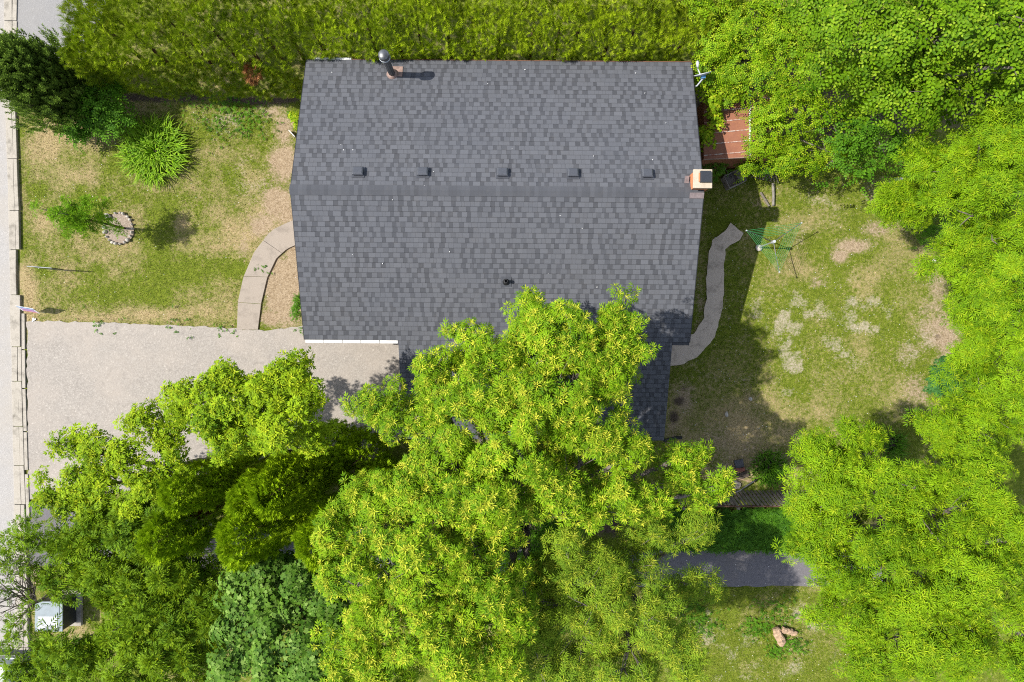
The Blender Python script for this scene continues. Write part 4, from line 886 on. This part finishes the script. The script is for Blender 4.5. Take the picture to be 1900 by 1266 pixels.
y = np.concatenate([rng.normal(P(0, b).y, s_*.7*K*H, n_) for a, b, s_, n_ in ((1435, 1140, 22, 130), (1405, 1165, 16, 120), (1470, 1195, 14, 90), (1300, 1160, 20, 150), (1440, 1212, 10, 50), (180, 597, 20, 14), (330, 604, 30, 16), (420, 610, 12, 14), (560, 612, 8, 10), (490, 500, 8, 12), (430, 205, 40, 160), (455, 225, 26, 100), (395, 190, 40, 120), (1270, 1135, 30, 160))])
o = cloud('weeds', None, M['shrub'], np.stack([x, y, rng.uniform(.0, .06, len(x))], 1), np.stack([rng.normal(0, .3, len(x)), rng.normal(0, .3, len(x)), np.ones(len(x))], 1), rng.uniform(.45, .85, len(x)), B['ivy'], rng)
tag(o, 'broad-leaved green weeds growing in patches through the grass', 'weeds', kind='stuff')
def grass(label, rects, n, seed, avoid, hlo, hhi, wd, green=0.):
    rng = np.random.default_rng(seed); Xs = []; Ys = []
    for (a, b, c, d), f in rects:
        p = P(a, b); q = P(c, d); m = int(n*f); Xs.append(rng.uniform(p.x, q.x, m)); Ys.append(rng.uniform(q.y, p.y, m))
    x = np.concatenate(Xs); y = np.concatenate(Ys); dry, dirt, pale, soil = masks(x, y)
    keep = (dirt < rng.uniform(.15, .75, len(x))) & (pale < rng.uniform(.2, 1., len(x))) & (soil < rng.uniform(.3, 1.2, len(x)))
    for pl in avoid: keep &= ~inpoly(x, y, pl)
    x, y, dry = x[keep], y[keep], dry[keep]; n = len(x); a = rng.uniform(0, 2*np.pi, n); h = rng.uniform(hlo, hhi, n); w = wd*rng.uniform(.6, 1.4, n); ln = rng.uniform(.3, 1.3, n)*h; a2 = rng.uniform(0, 2*np.pi, n)
    z0 = (fbm(x, y, 71, 1.6, 3)-.5)*.05-.035
    b = np.stack([x, y, z0], 1); s = np.stack([np.cos(a)*w, np.sin(a)*w, 0*a], 1); d = np.stack([np.cos(a2)*ln, np.sin(a2)*ln, h], 1)
    V = np.stack([b-s, b+s, b+d*.6+s*.7, b+d], 1).reshape(-1, 3); rnd = rng.random(n)*.7+.3*fbm(x, y, 33, .6, 3)
    yv = np.clip((dry-.12+rng.normal(0, .35, n))*1.1-green, 0, 1)
    o = np_mesh('grass', V, np.arange(len(V)).reshape(-1, 4), {'rnd': ('FACE', rnd), 'young': ('FACE', yv)}, M['grass']); tag(o, label, 'grass', kind='stuff')
AV = [XY(DRIVE), XY(ND), XY(PATH), XY(WO+WI[::-1]), XY(BW), XY(RING), [(HX0+.3, 9.2), (HX1-.3, 9.2), (HX1-.3, .3), (5.2, .3), (5.2, -3.2), (-3.5, -3.2), (-3.5, .3), (HX0+.3, .3)], XY([(-60, -80), (34, -80), (34, 200), (42, 400), (46, 620), (46, 900), (60, 1300), (-60, 1300)])]
grass('mown green and straw grass of the front lawn', [((34, 190, 575, 612), 1)], 70000, 91, AV, .02, .055, .0085)
grass('patchy yellow-green grass of the back lawn', [((1235, 320, 1800, 900), 1)], 80000, 92, AV, .02, .055, .0085, .08)
grass('shaded grass below the asphalt path', [((1150, 1085, 1700, 1290), .8), ((50, 1050, 330, 1290), .2)], 40000, 93, AV, .025, .07, .009, .1)
grass('shaggy shaded grass edging the back of the hedge and shed', [((1235, 180, 1760, 330), .5), ((34, 100, 570, 200), .5)], 12000, 94, AV, .03, .07, .009)

# ------------------------------------------------------------------ smaller things
# stones round the young tree: each a thing
rr = random.Random(31)
sts = [(201, 402, 8, 6.5, 'large pale boulder at the upper left of the tree ring')]
words = ['rough', 'flat', 'rounded', 'chipped', 'narrow', 'angular']
place = ['upper edge', 'upper right edge', 'right edge', 'lower right edge', 'lower edge', 'lower left edge', 'left edge']
for k in range(20):
    t = math.radians(-100+k*16.5+rr.uniform(-3, 3)); px = 221+26*math.cos(t); py = 424+29*math.sin(t); s = rr.uniform(2.6, 4.6)
    if (px-201)**2+(py-402)**2 < 100: continue
    sts.append((px, py, s, s*rr.uniform(.7, 1.), None))
for k, (px, py, a, b, lab) in enumerate(sts):
    c = P(px, py); kk = K*H
    o = G().blob((c.x, c.y, .05), (a*kk, b*kk, .10 if not lab else .16), .35, 300+k).build('stone', M['stone'])
    tag(o, lab or 'small white stone in the ring around the young tree', 'stone', 'white stones ringing the young tree')
for px, py, a, b, lab in ((1668, 333, 11, 4, 'long flat white slab in the shade at the back corner of the lawn'), (1733, 484, 5, 4, 'pale stone at the lawn edge under the yellow-green ash'), (1690, 432, 0, 0, None), (1348, 768, 4, 6, 'grey stone lying in the shaded grass right of the garage'), (1392, 740, 4, 4, 'pale stone in the grass among the tree shadow'), (1512, 843, 0, 0, None)):
    if lab:
        c = P(px, py); o = G().blob((c.x, c.y, .04), (a*K*H, b*K*H, .09), .3, px).build('stone', M['stone']); tag(o, lab, 'stone')
# lawn signs
def panel(root, name, a, b, z0, z1, th, mat, dx=0.):
    a = Vector(a); b = Vector(b); d = (b-a).normalized(); n = Vector((-d.y, d.x, 0))
    return G().box(((a+b)/2+n*dx)+Vector((0, 0, (z0+z1)/2)), ((b-a).length, th, z1-z0), rot=Matrix((d, n, UP)).transposed()).build(name, mat, root, bevel=.004)
a = P(52, 494.5, 1.05); b = P(98, 498, 1.05); mid = (a+b)/2
s1 = thing('lawn_sign', 'dark edged lawn sign on wire legs beside the kerb, above the other sign', 'sign', (mid.x, mid.y, 0))
panel(s1, 'sign_panel', (a.x, a.y, 0), (b.x, b.y, 0), .35, 1.1, .018, M['vent']); panel(s1, 'sign_face', (a.x, a.y, 0), (b.x, b.y, 0), .37, 1.08, .006, M['sign_dark'], .02)
for f in (.2, .8):
    q = a.lerp(b, f); G().tube([(q.x, q.y, -.05), (q.x, q.y, .36)], .012).build('leg', M['steel_pale'], s1)
G().bar((a.x, a.y, 1.115), (b.x, b.y, 1.115), .016, .02).build('top_rail', M['transformer'], s1)
a = P(27, 571.5, .85); b = P(60, 577, .85); mid = (a+b)/2; d = (b-a).normalized(); n = Vector((-d.y, d.x, 0))
s2 = thing('lawn_sign', 'white, blue and mauve lawn sign leaning back at the driveway corner', 'sign', (mid.x, mid.y, 0))
ln = (UP*.92+n*.36).normalized(); R = Matrix((d, ln.cross(d), ln)).transposed(); c0 = Vector((mid.x, mid.y, .62)); fn = -R.col[1]
if fn.z < 0: fn = -fn
G().box(c0, (.66, .012, .46), rot=R).build('sign_panel', M['sign_white'], s2)
G().box(c0+fn*.009+ln*.16, (.62, .004, .07), rot=R).build('colour_band', M['sign_blue'], s2)
G().box(c0+fn*.009-ln*.02, (.50, .004, .20), rot=R).build('colour_band', M['sign_purple'], s2)
G().box(c0+fn*.009-ln*.18, (.56, .004, .05), rot=R).build('colour_band', M['sign_red'], s2)
for f in (-.22, .22): G().tube([c0-ln*.2+d*f, Vector((c0.x, c0.y, -.04))+d*f-n*.05], .008).build('leg', M['steel_pale'], s2)
c = P(64, 594); tag(G().box((c.x, c.y, .03), (.17, .05, .012), math.radians(35)).box((c.x-.03, c.y+.05, .035), (.08, .05, .01), math.radians(60)).build('paper_scrap', M['paper']), 'white scrap of paper where the lawn meets the gravel', 'litter')
# utility box
a = P(66, 1118, .95); b = P(116, 1172, .95); cx, cy = (a.x+b.x)/2, (a.y+b.y)/2; w, d_ = b.x-a.x, a.y-b.y
ub = thing('utility_box', 'grey-blue steel utility box on a concrete pad by the kerb', 'utility box', (cx, cy, 0))
G().box((cx, cy, .05), (w+.3, d_+.3, .12)).build('pad', M['kerb'], ub, bevel=.01)
G().box((cx, cy, .52), (w-.04, d_-.04, .84)).build('shade_dark_cabinet', M['dark_metal'], ub, bevel=.02)  # sides of the grey-blue box coloured dark to paint in their shade
G().box((cx, cy+d_*.02, .955), (w+.03, d_+.03, .04)).build('lid', M['transformer'], ub, bevel=.012)
G().box((cx-.03, cy-d_*.18, .984), (w*.72, d_*.42, .014)).build('lid_panel', M['decal'], ub, bevel=.004)
G().box((cx+.05, cy+d_*.24, .984), (w*.7, d_*.3, .014)).build('lid_panel', M['transformer'], ub, bevel=.004)
# parked car, mostly out of the frame
car = thing('parked_car', 'grey-green car parked at the kerb at the bottom of the street', 'car', (-19.35, -14.1, 0))
prof = [(2.25, .35, .55, .78), (2.2, .35, .72, .84), (1.9, .25, .80, .88), (1.0, .22, .90, .90), (0, .2, .92, .91), (-1.2, .2, .94, .90), (-2.0, .25, .92, .86), (-2.25, .38, .70, .80)]
def loft(rows, c):
    g = G(); vs = []; m = len(rows[0])
    for row in rows: vs += [(c[0]+x, c[1]+y, c[2]+z) for x, y, z in row]
    fs = [(i*m+k, i*m+k+1, (i+1)*m+k+1, (i+1)*m+k) for i in range(len(rows)-1) for k in range(m-1)]
    fs += [tuple(range(m)), tuple(range((len(rows)-1)*m, len(rows)*m))]; return g.add(vs, fs)
rows = [[(-w, y, z0), (-w*1.02, y, (z0+z1)/2), (-w*.92, y, z1-.03), (-w*.5, y, z1+.015), (0, y, z1+.02), (w*.5, y, z1+.015), (w*.92, y, z1-.03), (w*1.02, y, (z0+z1)/2), (w, y, z0)] for y, z0, z1, w in prof]
loft(rows, (-19.35, -14.1, 0)).build('body', M['car'], car, True)
cab = [(1.05, .90, .78), (.35, 1.36, .64), (-.5, 1.45, .64), (-1.3, 1.38, .62), (-1.95, .92, .74)]
rows = [[(-.80, y, .88), (-w, y, z), (0, y, z+.02), (w, y, z), (.80, y, .88)] for y, z, w in cab]
loft(rows, (-19.35, -14.1, 0)).build('greenhouse', M['glass'], car, True)
G().box((-19.35, -14.5, 1.465), (1.2, 1.45, .05)).build('roof_panel', M['car'], car, bevel=.02)
for sx in (-1, 1):
    G().bar((-19.35+sx*.74, -13.0, .93), (-19.35+sx*.62, -13.75, 1.42), .07, .05).build('pillar', M['car'], car)
    for sy in (1.38, -1.35):
        c = Vector((-19.35+sx*.80, -14.1+sy, .32)); wl = G().tube([c-Vector((.11, 0, 0)), c+Vector((.11, 0, 0))], .32, 20).build('wheel', M['tyre'], car)
        G().tube([c-Vector((.115, 0, 0)), c+Vector((.115, 0, 0))], .19, 16).build('rim', M['galv'], wl)
    G().box((-19.35+sx*.62, -11.90, .62), (.36, .10, .14)).build('headlight', M['decal'], car, bevel=.02)
    G().box((-19.35+sx*.98, -13.2, .98), (.2, .12, .13)).build('mirror', M['car'], car, bevel=.03)
G().box((-19.35, -11.86, .45), (1.5, .1, .2)).build('bumper', M['dark_metal'], car, bevel=.03)
# satellite dish on the right eave
dc = P(1304, 138, 3.75); sdh = thing('satellite_dish', 'grey satellite dish on a short mast at the back right roof corner', 'satellite dish', (6.05, 8.95, 3.1))
dv = Vector((33, 8, 0)).normalized(); nv = Vector((-dv.y, dv.x, .30)).normalized(); uv = nv.cross(dv); uv = uv if uv.z > 0 else -uv
vs = []; fs = []; nr, ns = 6, 28
for th in (0, .018):
    for i in range(nr+1):
        r = i/nr
        for k in range(ns):
            t = 2*math.pi*k/ns; vs.append(dc+dv*.29*r*math.cos(t)+uv*.31*r*math.sin(t)+nv*(.055*r*r-.03-th))
o1 = (nr+1)*ns
for i in range(nr):
    for k in range(ns):
        q = (i*ns+k, i*ns+(k+1) % ns, (i+1)*ns+(k+1) % ns, (i+1)*ns+k); fs += [q, tuple(o1+j for j in q[::-1])]
for k in range(ns): fs.append((nr*ns+k, nr*ns+(k+1) % ns, o1+nr*ns+(k+1) % ns, o1+nr*ns+k))
G().add(vs, fs).build('reflector', M['dish'], sdh, True)
lnb = P(1295, 119, 3.8); G().tube([dc-uv*.2-nv*.03, dc-dv*.06-uv*.22+nv*.2, lnb-Vector((0, .06, .03))], .022, 8).build('feed_arm', M['dish'], sdh)
G().tube([lnb+Vector((.0, -.10, -.02)), lnb+Vector((-.01, .05, .0))], [.035, .06], 12).tube([lnb+Vector((-.01, .05, 0)), lnb+Vector((-.015, .10, .01))], [.045, .03], 12).build('receiver', M['dish'], sdh, True)
G().box(dc-nv*.09, (.13, .10, .16)).build('bracket', M['sign_blue'], sdh, bevel=.01)
mb = Vector((6.02, dc.y-.27, 3.15)); G().tube([mb, mb+Vector((.16, .02, .28)), dc-nv*.12], .025, 8).build('mast', M['dish'], sdh)
G().box(mb+Vector((0, 0, -.02)), (.16, .14, .03)).build('foot', M['dish'], sdh)
# red metal garden shed
zs = 2.25; x0 = P(1306, 0, zs-.25).x; xr = P(1391, 0, zs).x; x1 = xr+(xr-x0)*.8; y0 = P(0, 293, zs-.1).y; y1 = P(0, 168, zs).y
shed = thing('garden_shed', 'rusty red metal garden shed with peeling white roof seams', 'shed', ((x0+x1)/2, (y0+y1)/2, 0)); zl = zs-.26
G().add([(x0+.1, y, z) for y in (y0+.1, y1-.1) for z in (-.02, zl-.06)]+[(xr, y, z) for y in (y0+.1, y1-.1) for z in (-.02, zs-.08)]+[(x1-.1, y, z) for y in (y0+.1, y1-.1) for z in (-.02, zl-.02)],
        [(0, 1, 5, 4), (4, 5, 9, 8), (2, 6, 7, 3), (6, 10, 11, 7), (0, 2, 3, 1), (8, 9, 11, 10), (1, 3, 7, 5), (5, 7, 11, 9)]).build('wall', M['red_roof'], shed)
rg = G()
for xa, za, xb, zb in ((x0, zl, xr, zs), (xr, zs, x1, zl)):
    rg.add([(xa, y0, za), (xb, y0, zb), (xb, y1, zb), (xa, y1, za), (xa, y0, za-.04), (xb, y0, zb-.04), (xb, y1, zb-.04), (xa, y1, za-.04)], [(0, 1, 2, 3), (7, 6, 5, 4), (0, 4, 5, 1), (1, 5, 6, 2), (2, 6, 7, 3), (3, 7, 4, 0)])
rf = rg.build('roof', M['red_roof'], shed)
sk = y0+.02
for k in range(6):
    ya = y0+.17+k*.385; G().bar((x0, ya-.05, zl+.016), (xr, ya+.02, zs+.016), .028, .03).bar((xr, ya+.02, zs+.016), (x1, ya, zl+.016), .028, .03).build('seam', M['seam'], rf)
G().bar((xr, y0, zs+.022), (xr, y1, zs+.022), .06, .03).build('ridge_trim', M['white_trim'], rf)
G().bar((x0, y0-.012, zl-.03), (xr, y0-.012, zs-.03), .02, .07).build('edge_trim', M['rust'], rf)
# tilted wooden planter box, lattice, poles
c = P(1364, 331, .4); pb_ = thing('planter_box', 'weathered grey wooden box with a middle divider below the shed', 'planter', (c.x, c.y, 0)); rz = math.radians(25); R = Matrix.Rotation(rz, 3, 'Z')
L_, W_ = .70, .50
for nm, q, s in (('side_board', (0, W_/2, .22), (L_, .03, .44)), ('side_board', (0, -W_/2, .22), (L_, .03, .44)), ('end_board', (-L_/2, 0, .22), (.03, W_-.032, .44)), ('end_board', (L_/2, 0, .22), (.03, W_-.032, .44)), ('divider', (.10, 0, .24), (.03, W_-.034, .40)), ('bottom', (-.12, 0, .1), (.42, W_-.04, .04)), ('shelf', (.225, 0, .38), (.21, W_-.04, .03))):
    G().box(c*1+Vector((0, 0, -c.z))+R@Vector(q), s, rot=R).build(nm, M['wood_old'], pb_, bevel=.004)
c = P(1416, 324); la = thing('lattice_panel', 'brown wooden lattice piece half buried under the shrub', 'lattice', (c.x, c.y, 0)); lt = G()
R = Matrix.Rotation(math.radians(-12), 3, 'Z')
for k in range(7):
    o_ = -.42+k*.14
    lt.bar(c+R@Vector((o_-.18, -.24, .10)), c+R@Vector((o_+.18, .24, .22)), .03, .012); lt.bar(c+R@Vector((o_+.18, -.24, .115)), c+R@Vector((o_-.18, .24, .235)), .03, .012)
lt.build('slats', M['wood_grey'], la)
tag(G().tube([P(1434, 340, .1), P(1435, 362, .08), P(1434.5, 382, .06)], .05, 8).build('pole', M['wood_old']), 'grey straight pole lying upright on the grass below the shrub', 'pole')
tag(G().tube([P(1411, 357, .06), P(1419, 370, .06), P(1427, 383, .05)], .045, 8).build('pole', M['wood_grey']), 'dark slanting pole lying on the grass below the wooden box', 'pole')
# rotary clothes line
hub = Vector((9.46, 3.59, 1.5)); cl = thing('clothes_dryer', 'three-armed rotary clothes dryer strung with green line on the back lawn', 'clothes dryer', (hub.x, hub.y, 0))
G().tube([(hub.x, hub.y, -.05), (hub.x, hub.y, 1.55)], .024, 10).build('pole', M['steel_pale'], cl)
G().tube([(hub.x, hub.y, 1.40), (hub.x, hub.y, 1.60)], .055, 12).build('hub', M['decal'], cl)
G().blob((hub.x-.02, hub.y-.02, .05), (.17, .14, .09), .3, 5).build('footing', M['stone'], cl)
tips = [P(1385, 428, 1.72), P(1487, 414, 1.72), P(1446, 505, 1.72)]
for t in tips:
    am = G().tube([hub, hub.lerp(t, .5)+Vector((0, 0, -.02)), t], .014, 8).build('arm', M['galv'], cl)
    G().tube([t-Vector((0, 0, .03)), t+Vector((0, 0, .03))], .025, 8).build('end_cap', M['decal'], am)
for i in range(3):
    a, b = tips[i], tips[(i+1) % 3]; lg = G()
    for k in range(6):
        f = .46+.54*k/5; p, q = hub.lerp(a, f), hub.lerp(b, f); m_ = (p+q)/2-Vector((0, 0, .03)); lg.tube([p, m_, q], .0055, 4, False)
    lg.build('line', M['green_line'], cl)
c = P(1411, 455, 0.1); c2 = Vector((9.05, 3.55, .12))
# picket fence behind the lawn
zt = 1.2; yf = P(0, 938, zt).y; xa, xb = 6.3, 12.2
fe = thing('picket_fence', 'leaning dark picket fence between the back lawn and the ground cover', 'fence', ((xa+xb)/2, yf+.2, 0)); lean = Vector((0, -.28, zt)).normalized()
sl = G(); n = 40
for k in range(n):
    xx = xa+(xb-xa)*k/(n-1)+random.uniform(-.008, .008); p = Vector((xx, yf+.28, 0)); e = p+lean*(1.22+random.uniform(-.03, .03)); sl.bar(p, e, .022, .092, up=(1, 0, 0))
sl.build('slats', M['wood_grey'], fe)
for f in (.25, .97): 
    p = Vector((0, yf+.28, 0))+lean*1.22*f; G().bar((xa-.05, p.y-.05, p.z), (xb+.05, p.y-.05, p.z), .05, .09).build('rail', M['bark_red'], fe)
for xx in (xa, 8.3, 10.3, xb): G().bar((xx, yf+.19, -.1), Vector((xx, yf+.19, -.1))+lean*1.36, .09, .09).build('post', M['wood_grey'], fe)
# clutter by the fence
tag(G().tube([P(1352, 884, .5), P(1400, 895, .45)], .016, 8).build('rake_handle', M['wood_tan']), 'thin tan wooden handle leaning on the clutter above the fence', 'tool handle')
tag(G().tube([P(1345, 919, .5), P(1358, 917, .55), P(1372, 911, .6), P(1388, 900, .6), P(1404, 890, .5)], .028, 10).build('bent_pipe', M['galv'], smooth=True), 'bent dark pipe lying across the picket fence top', 'pipe')
c = P(1370, 860); tag(G().box((c.x, c.y, .06), (.34, .30, .10), .2).build('paving_slab', M['slate'], bevel=.02), 'dark square slab in the shade above the fence', 'slab')
c = P(1372, 871); tag(G().box((c.x, c.y, .05), (.36, .14, .1), .08).build('brick', M['brick_red'], bevel=.01), 'reddish brick lying beside the dark square slab', 'brick')
c = P(1376, 882); tag(G().box((c.x, c.y, .06), (.5, .22, .10), .35).build('plank', M['bark_dark'], bevel=.01), 'dark plank lying under the tan wooden handle', 'plank')
c = P(1362, 897); tag(G().blob((c.x, c.y, .03), (.34, .24, .12), .3, 8).build('stone', M['back_walk']), 'flat pale stone between tan handle and picket fence', 'stone')
# black drain hose at the garage corner
pts = [P(1232, 818, .3), P(1242, 815, .16), P(1254, 812, .1), P(1265, 812, .08)]; rg_ = []; rad = []
for k in range(40):
    t = k/39*3; i_ = min(2, int(t)); rg_.append(pts[i_].lerp(pts[i_+1], t-i_)); rad.append(.062 if k % 2 else .052)
tag(G().tube(rg_, rad, 12).build('drain_hose', M['black'], smooth=True), 'black corrugated drain hose sticking out at the garage corner', 'hose')
# rotten logs on the lower lawn
def log(label, a, b, r, seed):
    rr = random.Random(seed); a = Vector(a); b = Vector(b); n = 9; pts = [a.lerp(b, k/(n-1))+Vector((rr.uniform(-.03, .03), rr.uniform(-.03, .03), rr.uniform(-.02, .02))) for k in range(n)]
    g = G(); m = 12; vs = []; d = (b-a).normalized(); sx = d.cross(UP).normalized(); 
    for k, p in enumerate(pts):
        e = r*(1 if 0 < k < n-1 else .72)
        for j in range(m):
            t = 2*math.pi*j/m; q = e*(1+rr.uniform(-.22, .2)); vs.append(p+sx*q*math.cos(t)+UP*q*math.sin(t)*.8)
    fs = [(k*m+j, k*m+(j+1) % m, (k+1)*m+(j+1) % m, (k+1)*m+j) for k in range(n-1) for j in range(m)]+[tuple(range(m-1, -1, -1)), tuple((n-1)*m+j for j in range(m))]
    tag(g.add(vs, fs).build('log', M['wood_rot']), label, 'log', 'rotten logs on the lower lawn')
log('rotten orange-brown log, the thicker of two on the lower lawn', P(1440, 1166, .14), P(1452, 1198, .08), .16, 1)
log('splintered grey-brown log pointing right from the thicker log', P(1450, 1168, .14), P(1478, 1177, .1), .11, 2)
# boards by the left wall
tag(G().bar(P(537, 243, .1), P(548, 255, .12), .03, .18).build('board', M['white_trim']), 'white board on edge beside the left wall', 'board', 'boards by the left wall')
tag(G().bar(P(542, 228, .1), P(551, 238, .1), .16, .04).build('board', M['wood_tan']), 'tan board lying flat above the white board at the left wall', 'board', 'boards by the left wall')
# fallen twigs and petals
rng = np.random.default_rng(120); n = 900
spots = [((1250, 330, 1790, 880), .55), ((60, 200, 560, 600), .12), ((1240, 1020, 1600, 1266), .15)]
Xs = []; Ys = []
for (a, b, c, d), f in spots:
    p = P(a, b); q = P(c, d); m = int(n*f); Xs.append(rng.uniform(p.x, q.x, m)); Ys.append(rng.uniform(q.y, p.y, m))
x = np.concatenate(Xs); y = np.concatenate(Ys); s = rng.uniform(.008, .02, len(x)); z = np.full(len(x), .03)
m = 34; xr_ = rng.uniform(HX0+.2, HX1-.2, m); yr = rng.uniform(-3, 9.3, m); ok = (yr > .1) | ((xr_ > -3.6) & (xr_ < 5.3)); xr_, yr = xr_[ok], yr[ok]
x = np.concatenate([x, xr_]); y = np.concatenate([y, yr]); s = np.concatenate([s, rng.uniform(.012, .026, len(xr_))]); z = np.concatenate([z, np.array([roofz(v)+.035 for v in yr])])
a = rng.uniform(0, 6.28, len(x)); u_ = np.stack([np.cos(a), np.sin(a), 0*a], 1)*s[:, None]; w_ = np.stack([-np.sin(a), np.cos(a), 0*a], 1)*(s*.6)[:, None]; c = np.stack([x, y, z], 1)
V = np.stack([c-u_, c-w_, c+u_, c+w_], 1).reshape(-1, 3)
tag(np_mesh('fallen_petals', V, np.arange(len(V)).reshape(-1, 4), {}, M['paper']), 'tiny white petals scattered over lawn and roof', 'petals', kind='stuff')
